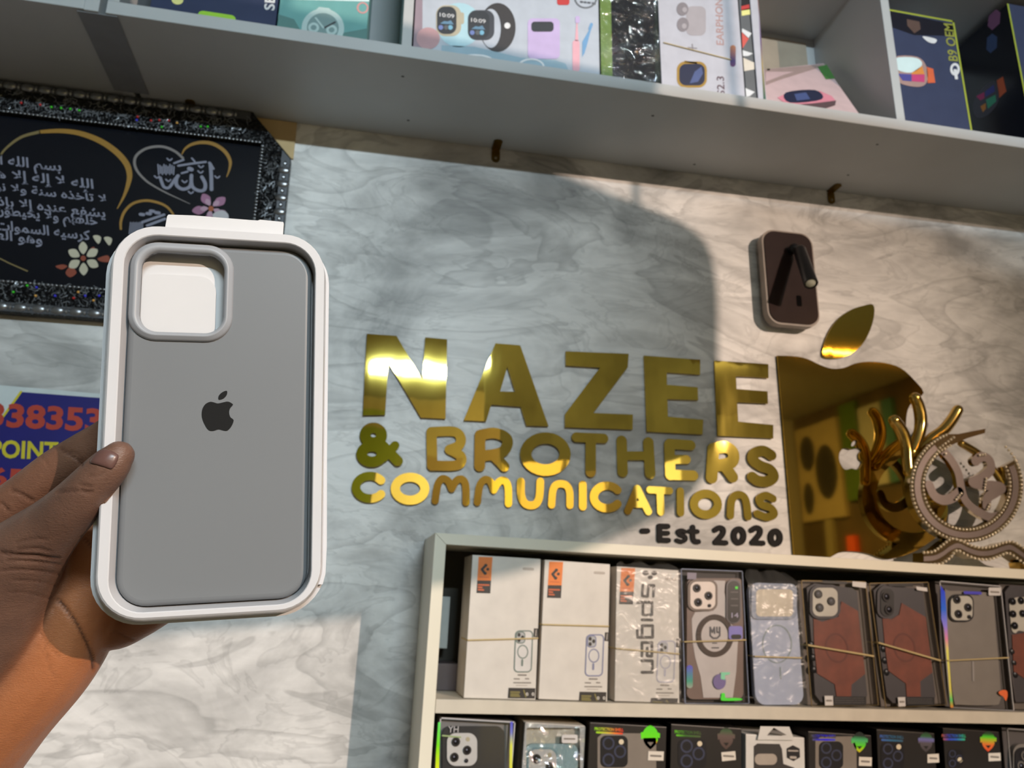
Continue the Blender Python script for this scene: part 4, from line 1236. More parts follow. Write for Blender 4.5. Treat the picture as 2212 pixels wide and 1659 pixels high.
# 5: pale blue case in a bag
s = CaseBox('phone_case', 'pale blue phone case in a clear bag beside the foil marked clear box', (1616, 1258), (1719, 1262), (1741, 1526), (1629, 1523), depth=.03)
b = MB(); k = 1 / 2.865 / s.p.ppm(1680, 1400)
bluem = mat('powder_blue_silicone', (164, 177, 206), .45)
b.prism(rrect(-s.w / 2, 0, s.w / 2, s.h, .017), .0, .010, bluem)
b.build('case_shell', s.t, bevel=.002, smooth=.6)
b = MB()
b.prism(s.p.uvs(P('b9', *rrect(520, 232, 800, 452, 40))), -.003, .0, mat('camera_rim_blue', (130, 144, 170), .4)); b.flat(s.p.uvs(P('b9', *rrect(548, 266, 775, 434, 26))), -.0033, mat('camera_opening_cream', (206, 198, 182), .5))
b.build('camera_window', s.t, smooth=.6)
b = MB()
b.flat(s.p.uvs(P('b9', *circ(683, 605, 93, 120, 40))), -.0004, mat('ring_line_sage', (128, 146, 156), .5), [s.p.uvs(P('b9', *circ(683, 605, 85, 112, 40)))])
b.stroke(s.c('b9', (702, 752), (706, 818)), 5 * k, -.0004, mat('ring_line_sage', (128, 146, 156), .5))
b.build('magnet_ring_print', s.t)
bag(s, 'plastic_bag', .022, bagm, 5, wid=1.06)
s.band('b9', (528, 680), (842, 690), y=-.004)

# 6, 7: smoked boxes with orange and grey rugged cases
orr, gryc = mat('rust_orange_shell', (132, 66, 44), .5, var=.18, vscale=40), mat('slate_shell', (76, 70, 72), .45)
def rugged(label, TL, TR, BR, BL, shell, orange_poly, knobs, lab, sq, tagq, brand, cam, bnd):
    s = CaseBox('phone_case_box', label, TL, TR, BR, BL)
    s.body(mat('backing_card_taupe', (120, 108, 98), .6), 'backing_carton', y0=.012)
    b = MB(); b.prism(s.p.uvs(shell), .003, .011, gryc); cs = b.build('phone_case', s.t, smooth=.7)
    b = MB(); b.prism(s.p.uvs(orange_poly), .0018, .0032, orr)
    u = s.p.uvs(orange_poly); cx = sum(p[0] for p in u) / len(u); cz = sum(p[1] for p in u) / len(u) + s.h * .03
    b.flat(circ(cx, cz, .0215, .0235, 36), .0015, mat('rust_ring', (112, 54, 38), .5), [circ(cx, cz, .0185, .0205, 36)])
    b.build('orange_panel', cs)
    b = MB()
    for q in knobs:
        v = s.p.uv(*q); b.ball((v[0], .004, v[1]), .0062, mat('knob_black', (28, 28, 32), .35), 12, 6, (1, .5, 1))
    b.build('side_grips', cs, smooth=.8)
    cam(s, cs)
    s.window(clr); edges(s, tanedge)
    b = MB()
    b.flat(s.p.uvs(lab), -.0008, mat('print_badge_black', (28, 28, 32), .35)); b.flat(s.p.uvs(sq), -.0011, mat('print_tag_white', (206, 204, 204), .5))
    l0, l1 = s.p.uv(*lab[0]), s.p.uv(*lab[1]); l3 = s.p.uv(*lab[3])
    for f in (.3, .55, .8):
        dashes(b, (l0[0] + .003, l0[1] + (l3[1] - l0[1]) * f), (l1[0] - .003, l1[1] + (l3[1] - l0[1]) * f), 4, .0007, -.0011, mat('print_badge_line', (62, 60, 62), .5))
    q = s.p.uvs(sq); dashes(b, ((q[0][0] + q[3][0]) / 2 + .003, (q[0][1] + q[3][1]) / 2), ((q[1][0] + q[2][0]) / 2 - .003, (q[1][1] + q[2][1]) / 2), 4, .0014, -.0014, pmid)
    b.build('spec_label_print', s.t); b = MB()
    b.flat(s.p.uvs(tagq), -.0008, mat('print_tag_white', (206, 204, 204), .5))
    dashes(b, *s.p.uvs(brand), 5, .0022, -.0008, mat('print_badge_black', (28, 28, 32), .35))
    b.build('label_print', s.t)
    s.band(*bnd, r=.0016)
    return s
def cam6(s, cs):
    b = MB(); k = 1 / 5.53 / s.p.ppm(1800, 1400)
    b.prism(s.p.uvs(P('c3', *rrect(495, 790, 860, 1200, 110))), .0, .003, gryc)
    b.flat(s.p.uvs(P('c3', *rrect(528, 828, 825, 1168, 80))), -.0003, mat('camera_opening_ivory', (220, 212, 196), .4))
    lens(b, s.c('c3', (592, 902), (745, 988), (608, 1064)), -.0003, lring, mat('lens_core_grey', (66, 68, 72), .3), 49 * k)
    b.build('camera_block', cs, smooth=.6)
rugged('smoked clear box with an orange rugged case and ivory camera plate', (1729.5, 1252), (1871, 1259), (1901, 1532), (1751, 1528),
       P('c3', (470, 830), (560, 775), (1010, 830), (1070, 870), (1110, 1300)) + P('c7', (1195, 790), (1150, 860), (640, 870), (570, 780), (540, 300)),
       P('c3', (545, 1195), (650, 1235), (845, 1175), (880, 990), (1078, 1105)) + P('c7', (1165, 530), (1000, 660), (998, 800), (822, 800), (800, 655), (590, 525), (555, 200)),
       P('c7', (525, 182), (545, 335), (557, 480)), P('c7', (775, 905), (1165, 905), (1165, 800), (775, 795)), P('c7', (672, 905), (770, 905), (765, 790), (665, 790)),
       P('c3', (1000, 810), (1160, 832), (1165, 765), (1000, 750)), P('c3', (650, 757), (930, 768)), cam6, ('c7', (440, 182), (1300, 325)))
def cam7(s, cs):
    b = MB(); k = 1 / 5.53 / s.p.ppm(1900, 1400)
    b.prism(s.p.uvs(P('c3', *rrect(1300, 800, 1530, 1195, 105))), .0, .003, gryc)
    b.prism(s.p.uvs(P('c3', *rrect(1335, 835, 1495, 1172, 78))), -.0012, .0, mat('knob_black', (28, 28, 32), .35))
    lens(b, s.c('c3', (1400, 935), (1430, 1088)), -.0012, lring, lcore, 56 * k)
    b.build('camera_block', cs, smooth=.6)
rugged('smoked clear box with an orange rugged case and black oval camera bump', (1876, 1257), (2006, 1261), (2049, 1536), (1911, 1533),
       P('c3', (1270, 860), (1360, 780), (1800, 840), (1860, 890), (1910, 1300)) + P('c7', (2010, 800), (1970, 880), (1500, 880), (1430, 800), (1340, 200)),
       P('c3', (1370, 1180), (1480, 1205), (1570, 1150), (1600, 1010), (1890, 1180)) + P('c7', (1970, 512), (1822, 620), (1830, 803), (1662, 803), (1650, 645), (1442, 492), (1400, 200)),
       P('c7', (1385, 232), (1402, 370), (1425, 512)), P('c7', (1642, 905), (1980, 905), (1980, 808), (1640, 808)), P('c7', (1550, 918), (1632, 915), (1628, 805), (1540, 808)),
       P('c3', (1770, 855), (1895, 872), (1890, 828), (1760, 812)), P('c3', (1440, 795), (1720, 800)), cam7, ('c7', (1300, 158), (2060, 372)))

# 8: clear box with grey frosted case
s = CaseBox('phone_case_box', 'white edged clear box with a grey frosted case and rainbow side glint', (2028, 1260), (2164, 1262), (2191, 1537), (2053, 1536))
s.body(mat('backing_card_umber', (98, 90, 86), .6), 'backing_carton', y0=.012)
b = MB(); b.prism(s.p.uvs(smooth_poly(P('c4', (1285, 900), (1340, 865), (1800, 885), (1860, 930), (1890, 1300)) + P('c8', (1950, 700), (1940, 860), (1870, 905), (1470, 900), (1390, 840), (1330, 300)), 4)), .003, .011, mat('frosted_grey_shell', (150, 140, 130), .4))
cs = b.build('phone_case', s.t, smooth=.7)
b = MB(); k = 1 / 5.53 / s.p.ppm(2100, 1400)
b.prism(s.p.uvs(P('c4', *rrect(1318, 905, 1612, 1235, 90))), .0, .003, mat('camera_rim_black', (44, 42, 44), .3)); b.flat(s.p.uvs(P('c4', *rrect(1338, 925, 1596, 1216, 75))), -.0003, mat('camera_opening_ivory', (220, 212, 196), .4))
lens(b, s.c('c4', (1405, 968), (1538, 1062), (1424, 1140)), -.0003, lring, lcore, 46 * k); lens(b, s.c('c4', (1552, 1175)), -.0003, lring, lcore, 22 * k)
b.build('camera_block', cs, smooth=.6)
b = MB(); b.stroke(s.c('c8', (1615, 390), (1620, 605)), 12 * k, .0022, mat('spine_pale_grey', (178, 170, 164), .4)); b.build('spine_line', cs)  # pale line down the middle of the case
s.window(clr); edges(s, mat('sleeve_edge_white', (206, 204, 206), .25), .0016)
b = MB()
q = s.p.uvs(P('c4', (1212, 800), (1265, 880), (1285, 1150), (1310, 1640)) + P('c8', (1340, 700), (1365, 935), (1330, 940), (1300, 500), (1255, 0)) + P('c4', (1220, 1200)))
b.flat(q, -.0008, hue_ramp_mat('rainbow_sheen', [(0, (230, 140, 50)), (.06, (90, 220, 120)), (.14, (235, 225, 110)), (.45, (240, 240, 120)), (.55, (240, 150, 190)), (.66, (150, 140, 250)), (.8, (40, 110, 240)), (1, (40, 50, 230))], rough=.3, metal=.1))
b.build('rainbow_glint', s.t)  # diffraction sheen on the sleeve edge, painted in fixed hues
b = MB()
b.flat(s.p.uvs(P('c4', *rrect(1785, 825, 1930, 920, 12))), -.0008, mat('print_tag_white', (206, 204, 204), .5)); dashes(b, *s.c('c4', (1812, 876), (1905, 882)), 4, 10 * k, -.0011, pmid)
dashes(b, *s.c('c4', (1500, 885), (1690, 892)), 4, 16 * k, -.0008, mat('foil_blue', (70, 66, 200), .35))
b.flat(smooth_poly(s.c('c8', (1905, 745), (1960, 720), (2005, 735), (2010, 800), (1990, 850), (1960, 800), (1925, 780)), 3), -.0008, mat('foil_orange', (236, 112, 60), .35))
b.flat(s.c('c8', (1672, 960), (1765, 962), (1755, 985), (1665, 985)), -.0009, mat('foil_mint', (130, 205, 170), .35))
b.build('label_print', s.t)
s.band('c8', (1220, 372), (2035, 335))
# 9: half out of frame
s = CaseBox('phone_case_box', 'orange and grey cased box with a five lens ivory camera plate', (2170, 1264), (2306, 1268), (2350, 1541), (2197, 1538))
s.body(mat('backing_card_taupe', (120, 108, 98), .6), 'backing_carton', y0=.012)
b = MB(); b.prism(s.p.uvs(P('c4', (2000, 880), (2060, 800), (2600, 830), (2680, 1300)) + P('c8', (2740, 870), (2130, 870), (2070, 500))), .003, .011, gryc); cs = b.build('phone_case', s.t)
b = MB(); b.prism(s.p.uvs(P('c4', (2080, 1390), (2220, 1370), (2400, 1000), (2640, 1110)) + P('c8', (2700, 500), (2480, 650), (2480, 800), (2330, 800), (2310, 640), (2100, 500))), .0018, .0032, orr); b.build('orange_panel', cs)
b = MB(); b.flat(smooth_poly(s.p.uvs(P('c4', (2050, 1000), (2110, 950), (2210, 940), (2300, 980), (2300, 1330), (2160, 1340), (2120, 1370), (2075, 1330), (2055, 1150))), 4), .0015, mat('camera_opening_ivory', (220, 212, 196), .4))
lens(b, s.c('c4', (2080, 990), (2180, 980), (2085, 1140), (2200, 1135), (2105, 1280)), .0014, lring, lcore, .0062); b.build('camera_block', cs, smooth=.6)
b = MB()
for q in P('c8', (2088, 265), (2110, 400), (2125, 540)):
    v = s.p.uv(*q); b.ball((v[0], .004, v[1]), .0062, mat('knob_black', (28, 28, 32), .35), 12, 6, (1, .5, 1))
b.build('side_grips', cs, smooth=.8)
s.window(clr)
# things at the back of the left gap
def loose(name, label, cat, q, y0, y1, m, z0):
    a = CP.uvs(q, -y0)
    x0, x1, z1 = a[0][0], a[1][0], a[0][1]
    b = MB(); b.box(x0, x1, y0, y1, z0, z1, m)
    o = b.build(name, None, CP.M, recenter=True, bevel=.001); return tag(o, label, cat)
loose('accessory_box', 'pale grey box leaning at the back of the gap beside the first white box', 'box', [(950, 1288), (973, 1290)], .12, .155, mat('pale_grey_card', (170, 178, 178), .5), mid0 + .062)
loose('accessory_box', 'dark plum box lying under the pale grey one beside the first white box', 'box', [(945, 1433), (992, 1433)], .10, .158, mat('plum_card', (92, 82, 84), .5), mid0 + .0006)

# ------------------------------------------------------------------ lower row
F2 = CBOT + .018
def low(label, TL, TR, wbr=0, name='phone_case_box', leanpx=0):
    h = 300
    BL = (TL[0] + (TL[0] - 1430) * .045 - 8 + leanpx, TL[1] + h); BR = (TR[0] + (TR[0] - 1430) * .045 - 8 + leanpx, TR[1] + h)
    return CaseBox(name, label, TL, TR, BR, BL, floor=F2)
# a: YH clear box, black case
s = low('clear box of a black phone case with a white camera plate in the lower row', (945, 1554), (1111, 1557))
s.body(mat('backing_card_smoke', (132, 128, 124), .5), 'backing_carton', y0=.012)
b = MB(); b.prism(s.p.uvs(rrect(956, 1571, 1091, 1845, 17)), .003, .011, mat('soft_black_shell', (54, 52, 51), .4)); cs = b.build('phone_case', s.t, smooth=.7)
b = MB(); b.prism(s.p.uvs(P('c5', *rrect(585, 1238, 945, 1630, 105))), .0005, .003, mat('camera_plate_white', (222, 216, 208), .35)); k = 1 / 5.53 / s.p.ppm(1030, 1600)
lens(b, s.c('c5', (690, 1340), (825, 1440), (673, 1524)), .0005, lring, lcore, 52 * k); lens(b, s.c('c5', (815, 1565)), .0005, lring, lcore, 24 * k)
b.flat(s.p.uvs(P('c5', *circ(833, 1310, 26, 28, 14))), .0002, mat('flash_cream', (200, 186, 152), .4)); b.build('camera_plate', cs, smooth=.6)
s.window(clr); edges(s, mat('sleeve_edge_white', (206, 204, 206), .25), .0016)
b = MB(); b.text('YH', *s.c('c5', (595, 1228), (718, 1228), (600, 1152)), -.0008, mat('print_silver', (196, 196, 202), .3, .3))
dashes(b, *s.c('c5', (530, 1265), (750, 1285)), 5, 9 * k, -.0008, mat('print_silver_green', (150, 170, 120), .4)); b.build('label_print', s.t)
gy = [(0, (230, 160, 40)), (.5, (240, 240, 30)), (.75, (120, 230, 20)), (1, (90, 235, 110))]
b = MB(); b.flat(s.c('c5', (478, 1105), (505, 1105), (495, 1400), (470, 2400), (420, 2400), (450, 1500)), -.0009, hue_ramp_mat('rainbow_green', gy, rough=.3, metal=.1))
b.flat(s.c('c5', (1340, 1100), (1370, 1100), (1350, 2400), (1318, 2400), (1330, 1500)), -.0009, hue_ramp_mat('rainbow_blue', [(0, (230, 220, 60)), (.78, (220, 230, 90)), (.9, (120, 130, 210)), (1, (90, 90, 220))], rough=.3, metal=.1)); b.build('rainbow_glint', s.t)
# b: white tray with pale teal case
s = low('white boxed pale teal phone case under shiny film in the lower row', (1128, 1562), (1263, 1566))
s.body(mat('tray_card_cream', (206, 196, 176), .4), 'backing_carton', y0=.010)
b = MB(); b.prism(rrect(-s.w / 2, 0, s.w / 2, s.h, .002), -.0002, .010, white_card, [s.p.uvs(rrect(1137, 1572, 1253, 1890, 5))]); b.build('tray_frame', s.t)
b = MB(); b.prism(s.p.uvs(rrect(1136, 1608, 1250, 1870, 17)), .003, .0098, mat('pale_teal_silicone', (158, 186, 188), .45)); cs = b.build('phone_case', s.t, smooth=.7)
b = MB(); b.prism(s.p.uvs(P('c5', *rrect(1545, 1412, 1910, 1800, 105))), .0008, .003, mat('teal_rim', (136, 166, 170), .4)); b.flat(s.p.uvs(P('c5', *rrect(1562, 1432, 1892, 1780, 95))), .0004, mat('camera_plate_white', (222, 216, 208), .35))
lens(b, s.c('c5', (1655, 1542), (1810, 1640)), .0004, lring, lcore, 54 * k); b.flat(s.p.uvs(P('c5', *circ(1810, 1500, 26, 28, 14))), .0001, mat('flash_cream', (200, 186, 152), .4)); b.build('camera_plate', cs, smooth=.6)
b = MB(); b.box(-s.w / 2, s.w / 2, -.0022, .02, .0005, s.h - .001, clear_mat('shrink_wrap', gloss=.16, rough=.06, bump=.8, bscale=38)); b.build('shrink_wrap', s.t)
b = MB(); b.flat(s.p.uvs(P('c5', *rrect(1950, 1252, 2138, 1352, 20))), -.0026, mat('print_tag_white', (206, 204, 204), .5)); dashes(b, *s.c('c5', (1980, 1300), (2105, 1302)), 4, 10 * k, -.0029, pmid); b.build('price_tag', s.t)
# c, d, f, g, h: black boxes with hologram shield
hol = {}
def shield_box(label, TL, TR, txt, shl, sh_stops, tx_stops, cam_c, tagr, caseq=None, cam_n=3, flash=None, seed=1, crop='c6'):
    s = low(label, TL, TR)
    k = 1 / 5.53 / s.p.ppm((TL[0] + TR[0]) / 2, 1600)
    s.body(mat('matt_black_carton', (33, 31, 31), .32))
    b = MB()
    if caseq: b.flat(s.p.uvs(P(crop, *caseq)), L1, mat('print_case_taupe', (128, 120, 112), .4))
    cx, cy, w_, h_ = cam_c
    b.flat(s.p.uvs(P(crop, *rrect(cx - w_ / 2, cy - h_ / 2, cx + w_ / 2, cy + h_ / 2, 70))), L2, mat('print_camera_black', (26, 26, 31), .3))
    rim = mat('print_lens_navy', (52, 58, 82), .35)
    lenses = [(cx - w_ * .2, cy - h_ * .26), (cx + w_ * .22, cy), (cx - w_ * .2, cy + h_ * .26)][:cam_n]
    for x, y in lenses: b.flat(s.p.uvs(P(crop, *circ(x, y, w_ * .22, w_ * .24, 24))), L3, rim, [s.p.uvs(P(crop, *circ(x, y, w_ * .155, w_ * .17, 24)))])
    if flash: b.flat(s.p.uvs(P(crop, *circ(*flash, 30, 32, 16))), L3, mat('print_flash', (218, 206, 180), .4))
    b.build('front_print', s.t)
    # hologram shield: cap, belt, ring with triangular hole
    x, y, r = shl
    fm = hue_ramp_mat('shield_foil_%d' % seed, sh_stops, rough=.32, metal=.1)
    b = MB()
    b.flat(smooth_poly(s.p.uvs(P(crop, (x - .75 * r, y - .55 * r), (x - .6 * r, y - 1.1 * r), (x, y - 1.45 * r), (x + .6 * r, y - 1.1 * r), (x + .75 * r, y - .55 * r))), 4), L1, fm)
    b.flat(s.p.uvs(P(crop, (x - 1.15 * r, y - .6 * r), (x - .75 * r, y - .72 * r), (x + .75 * r, y - .68 * r), (x + 1.15 * r, y - .5 * r), (x + 1.12 * r, y + .05 * r), (x + .8 * r, y + .0 * r), (x - .75 * r, y + .05 * r), (x - 1.1 * r, y + .18 * r))), L2, fm)
    b.flat(smooth_poly(s.p.uvs(P(crop, (x - .75 * r, y), (x + .8 * r, y), (x + .72 * r, y + .7 * r), (x + .1 * r, y + 1.35 * r), (x - .1 * r, y + 1.35 * r), (x - .66 * r, y + .75 * r))), 3), L1, fm,
           [s.p.uvs(P(crop, (x - .35 * r, y + .55 * r), (x + .38 * r, y + .55 * r), (x + .02 * r, y + 1.0 * r)))])
    b.build('shield_mark', s.t)
    b = MB(); tm = hue_ramp_mat('caption_foil_%d' % seed, tx_stops, 'X', rough=.32, metal=.1)
    (x0, y0, x1, y1) = txt
    b.text('PROTECTION SHELL', *s.c(crop, (x0, y0 + 38), (x1, y1 + 38), (x0, y0)), L1, tm, .03)
    dashes(b, *s.c(crop, (x0 + 25, y0 + 62), (x1 - 15, y1 + 62)), 8, 11 * k, L1, tm)
    b.build('foil_caption', s.t)
    b = MB(); b.flat(s.p.uvs(P(crop, *tagr)), L3, mat('print_tag_ivory', (222, 216, 206), .5))
    t0, t1 = s.p.uv(*P(crop, tagr[0])[0]), s.p.uv(*P(crop, tagr[2])[0])
    mz = (t0[1] + t1[1]) / 2; dashes(b, (t0[0] + .004, mz), (t1[0] - .004, mz), 4, .0014, L4, pmid)
    b.build('price_tag', s.t)
    return s
shield_box('black box with a bright green shield hologram and grey phone picture', (1268, 1563), (1439, 1567), (135, 1165, 480, 1180), (800, 1290, 100), [(.0, (240, 90, 40)), (.3, (235, 170, 40)), (.42, (110, 240, 20)), (1, (90, 230, 40))], [(0, (150, 230, 30)), (.5, (220, 190, 70)), (.7, (240, 130, 50)), (1, (235, 50, 50))],
           (365, 1455, 330, 380), [(775, 1450), (960, 1455), (955, 1565), (770, 1560)], [(170, 1290), (230, 1235), (720, 1240), (870, 1300), (870, 2900), (170, 2900)], 3, (452, 1340), 1)
shield_box('black box with a dull shield hologram and green caption beside the bright one', (1444, 1566), (1601, 1571), (1092, 1200, 1410, 1215), (1705, 1300, 92), [(0, (84, 66, 62)), (.6, (104, 88, 84)), (.85, (70, 96, 66)), (1, (52, 50, 50))], [(0, (110, 210, 40)), (.4, (60, 110, 40)), (1, (80, 100, 60))],
           (1300, 1480, 340, 340), [(1645, 1465), (1812, 1450), (1820, 1555), (1655, 1572)], None, 3, (1388, 1362), 2)
# e: white box with hang tab
s = low('white box with a hang tab and black hexagon mark in the lower row', (1606, 1588), (1737, 1591))
s.body(mat('white_carton_cold', (214, 214, 212), .35))
b = MB(); k = 1 / 5.53 / s.p.ppm(1670, 1610)
tb = s.p.uvs([(1634, 1597), (1640, 1568), (1702, 1569), (1713, 1598)]); hole = s.p.uvs(P('b9', (610, 1170), (655, 1120), (735, 1165), (700, 1170)))
b.prism([tb[0], tb[3], tb[2], tb[1]], -.004, -.0032, mat('white_carton_cold', (214, 214, 212), .35), [hole]); b.build('hang_tab', s.t)
b = MB()
b.flat(smooth_poly(s.p.uvs([(1628, 1612), (1636, 1606), (1684, 1607), (1689, 1618), (1692, 1650), (1715, 1658), (1722, 1672), (1722, 1890), (1628, 1890)]), 1), L1, mat('print_soot', (48, 46, 46), .4))
b.flat(s.p.uvs(rrect(1630, 1628, 1678, 1652, 11)), L2, mat('print_pebble', (170, 160, 150), .4))
b.flat(s.p.uvs(P('c7', (215, 1420), (290, 1380), (370, 1420), (375, 1525), (298, 1570), (218, 1530))), L2, mat('print_badge_black', (28, 28, 32), .35))
dashes(b, *s.c('c7', (235, 1445), (350, 1448)), 5, 8 * k, L3, pgrey); dashes(b, *s.c('c7', (262, 1525), (322, 1527)), 4, 14 * k, L3, pgrey); b.build('front_print', s.t)
shield_box('black box with a blue caption and green and yellow shield next to the hang tab', (1741, 1586), (1881, 1582), (505, 1252, 805, 1254), (1085, 1345, 86), [(0, (235, 210, 40)), (.3, (100, 235, 20)), (.6, (80, 190, 120)), (.8, (36, 50, 44)), (1, (34, 40, 40))], [(0, (90, 90, 70)), (.25, (50, 50, 200)), (.6, (40, 20, 245)), (1, (70, 80, 210))],
           (745, 1500, 290, 330), [(1078, 1518), (1232, 1525), (1228, 1630), (1075, 1625)], [(560, 1330), (620, 1280), (1000, 1275), (1050, 1400), (1060, 2800), (560, 2800)], 3, None, 3, 'c7')
shield_box('black box with a teal caption and faint lilac shield', (1889, 1582), (2017, 1577), (1330, 1255, 1615, 1268), (1880, 1345, 84), [(0, (70, 66, 70)), (.45, (96, 90, 100)), (.62, (120, 118, 190)), (.78, (60, 110, 70)), (1, (40, 60, 46))], [(0, (70, 110, 200)), (.5, (50, 110, 150)), (1, (60, 100, 130))],
           (1480, 1510, 280, 330), [(1895, 1488), (2030, 1482), (2035, 1585), (1895, 1592)], None, 3, (1552, 1400), 4, 'c7')
shield_box('black box with an orange and green shield and a small camera picture', (2032, 1576), (2157, 1577), (1228, 1248, 1515, 1250), (1782, 1335, 86), [(0, (240, 80, 50)), (.35, (240, 130, 60)), (.55, (190, 200, 50)), (.7, (90, 220, 50)), (.85, (50, 90, 50)), (1, (40, 60, 46))], [(0, (190, 100, 50)), (.3, (60, 80, 220)), (.6, (50, 110, 220)), (1, (60, 210, 140))],
           (1390, 1540, 190, 220), [(1782, 1475), (1925, 1470), (1930, 1565), (1785, 1572)], None, 3, (1443, 1556), 5, 'c8')
# i: last box, cut by the frame
s = low('grey clear box with steel ringed lenses ending the lower row', (2172, 1577), (2300, 1580))
s.body(mat('backing_card_umber', (98, 90, 86), .6), 'backing_carton', y0=.012); edges(s, mat('sleeve_edge_grey', (160, 156, 154), .3), .0016)
b = MB(); b.prism(s.p.uvs(rrect(2192, 1608, 2290, 1890, 18)), .003, .011, mat('frosted_grey_shell', (150, 140, 130), .4)); cs = b.build('phone_case', s.t, smooth=.7)
b = MB(); b.prism(s.p.uvs(rrect(2194, 1615, 2246, 1680, 16)), .001, .003, mat('camera_rim_black', (44, 42, 44), .3)); lens(b, s.p.uvs([(2214, 1633), (2206, 1655)]), .001, mat('lens_ring_steel', (150, 146, 142), .25, .7), lcore, .008); b.build('camera_block', cs, smooth=.6)
s.window(clr)

# ------------------------------------------------------------------ calligraphy picture
FP = Panel((0, -.022, 0), (1, 0, 0), (0, 0, 1))
fo = FP.c('p', (0, 178), (545, 243), (630, 340), (607, 545), (0, 672), (120, 680))
xR = FP.uv(628, 345)[0]; zT = SHELF_Z - .0025; zB = FP.uv(110, 681)[1]
cham = FP.uv(545, 243)[0]; chz = FP.uv(630, 342)[1]
xLf = xR - .95
outer = [(xLf, zB), (xR, zB), (xR, chz), (cham, zT), (xLf, zT)]
ti = FP.uv(280, 275)[1]; bi = FP.uv(110, 613)[1]; ri = FP.uv(557, 380)[0]
inner = [(xLf + .075, bi), (ri, bi), (ri, ti), (xLf + .075, ti)]
fr = thing('picture_frame', 'black and silver frame holding Arabic calligraphy on a dark panel', 'picture', Matrix.Translation(((xLf + xR) / 2, 0, zB)))
fx, fz = fr.location.x, fr.location.z
sh_ = lambda q: [(x - fx, z - fz) for x, z in q]
glit = mat('black_glitter_moulding', (13, 14, 18), .28, .4, bump=.9, bscale=130)
b = MB()
bw = .017
b.prism(sh_(outer), -.022, -.0046, glit, [sh_(inner)])
b.build('moulding', fr)
# silvery squiggle relief on the moulding
b = MB(); rs = random.Random(3)
sq = mat('silver_fleck', (150, 154, 160), .3, .5)
def squig(x, z):
    p = [(x, -.0225, z)]
    a = rs.uniform(0, 6.3)
    for i in range(4):
        a += rs.uniform(-1.3, 1.3); p.append((p[-1][0] + .0035 * math.cos(a), -.0228, p[-1][2] + .0035 * math.sin(a)))
    b.tube(p, .0006, sq, 4)
for cnt, f in ((260, lambda: (rs.uniform(xLf + .3, cham), rs.uniform(ti + .006, zT - bw - .003))), (80, lambda: (rs.uniform(ri + .008, xR - bw - .005), rs.uniform(zB + .03, chz - .01))), (130, lambda: (rs.uniform(xLf + .3, xR - .05), rs.uniform(zB + bw + .003, bi - .006)))):
    for i in range(cnt):
        x, z = f(); squig(x - fx, z - fz)
    b.build('relief_pattern', fr); b = MB()
# coloured sequins catching the light
b = MB()
for px, py, cc in ((88, 228, 'r'), (112, 233, 'g'), (133, 235, 'g'), (153, 237, 'g'), (172, 240, 'g'), (298, 254, 'r'), (296, 261, 'b'), (327, 262, 'r'), (345, 261, 'r'), (365, 262, 'r'), (383, 267, 'o'), (350, 276, 'g'), (434, 275, 'g'), (449, 275, 'g'), (47, 224, 'r'),
        (80, 622, 'b'), (78, 640, 'o'), (60, 618, 'g'), (170, 632, 'o'), (185, 640, 'b'), (160, 645, 'r'), (30, 632, 'g'), (120, 640, 'b'), (215, 640, 'b'), (203, 650, 'o')):
    u = FP.uv(px, py)
    b.ball((u[0] - fx, -.0240, u[1] - fz), .0023, {'r': mat('sequin_red', (220, 60, 60), .25, .2), 'g': mat('sequin_green', (80, 235, 60), .25, .2), 'b': mat('sequin_blue', (80, 80, 250), .25, .2), 'o': mat('sequin_amber', (255, 190, 100), .25, .2)}[cc], 8, 4)
b.build('sequin_pattern', fr)
# scalloped silver outer bead
b = MB(); beadm = mat('aged_silver_bead', (150, 152, 156), .3, .85)
def run(p0, p1, step, r, m, tri=True):
    L = math.dist(p0, p1); n = int(L / step)
    ax = ((p1[0] - p0[0]) / L, (p1[1] - p0[1]) / L)
    for i in range(n):
        c = (p0[0] + ax[0] * (i + .5) * step - fx, p0[1] + ax[1] * (i + .5) * step - fz)
        b.ball((c[0], -.022, c[1]), r, m, 12, 6, (1.1, .4, .72))
        if tri:
            e = (c[0] + ax[0] * step / 2, c[1] + ax[1] * step / 2)
            b.ball((e[0], -.0225, e[1]), r * .45, m, 6, 4, (.7, .7, 1.2))
o2 = bw * .55
b.prism(sh_([(xR - .62, zT - bw), (cham - .002, zT - bw), (cham - .002, zT - .001), (xR - .62, zT - .001)]), -.0226, -.0221, mat('tarnished_band', (92, 94, 98), .4, .6))
b.prism(sh_([(xR - .62, zB + .001), (xR - .001, zB + .001), (xR - .001, zB + bw), (xR - .62, zB + bw)]), -.0226, -.0221, MATS['tarnished_band'])
b.prism(sh_([(xR - bw, zB + bw), (xR - .001, zB + bw), (xR - .001, chz - .002), (xR - bw, chz - .002 + bw)]), -.0226, -.0221, MATS['tarnished_band']); b.build('edge_band', fr); b = MB()
run((xR - .62, zT - o2), (cham - .004, zT - o2), .0285, .0108, beadm)
b.build('beaded_edge', fr, smooth=.9); b = MB()
run((xR - .62, zB + o2), (xR - .01, zB + o2), .0285, .0108, beadm)
b.build('beaded_edge', fr, smooth=.9); b = MB()
run((xR - o2, zB + .02), (xR - o2, chz - .006), .0285, .0108, beadm)
b.build('beaded_edge', fr, smooth=.9)
b = MB()
run((xR - .62, ti + .002), (ri, ti + .002), .0068, .0027, beadm, False)
run((xR - .62, bi - .002), (ri, bi - .002), .0068, .0027, beadm, False)
run((ri + .002, bi), (ri + .002, ti), .0068, .0027, beadm, False)
b.build('inner_bead_line', fr, smooth=.9)
PP = Panel((fx, -.012, fz), (1, 0, 0), (0, 0, 1))
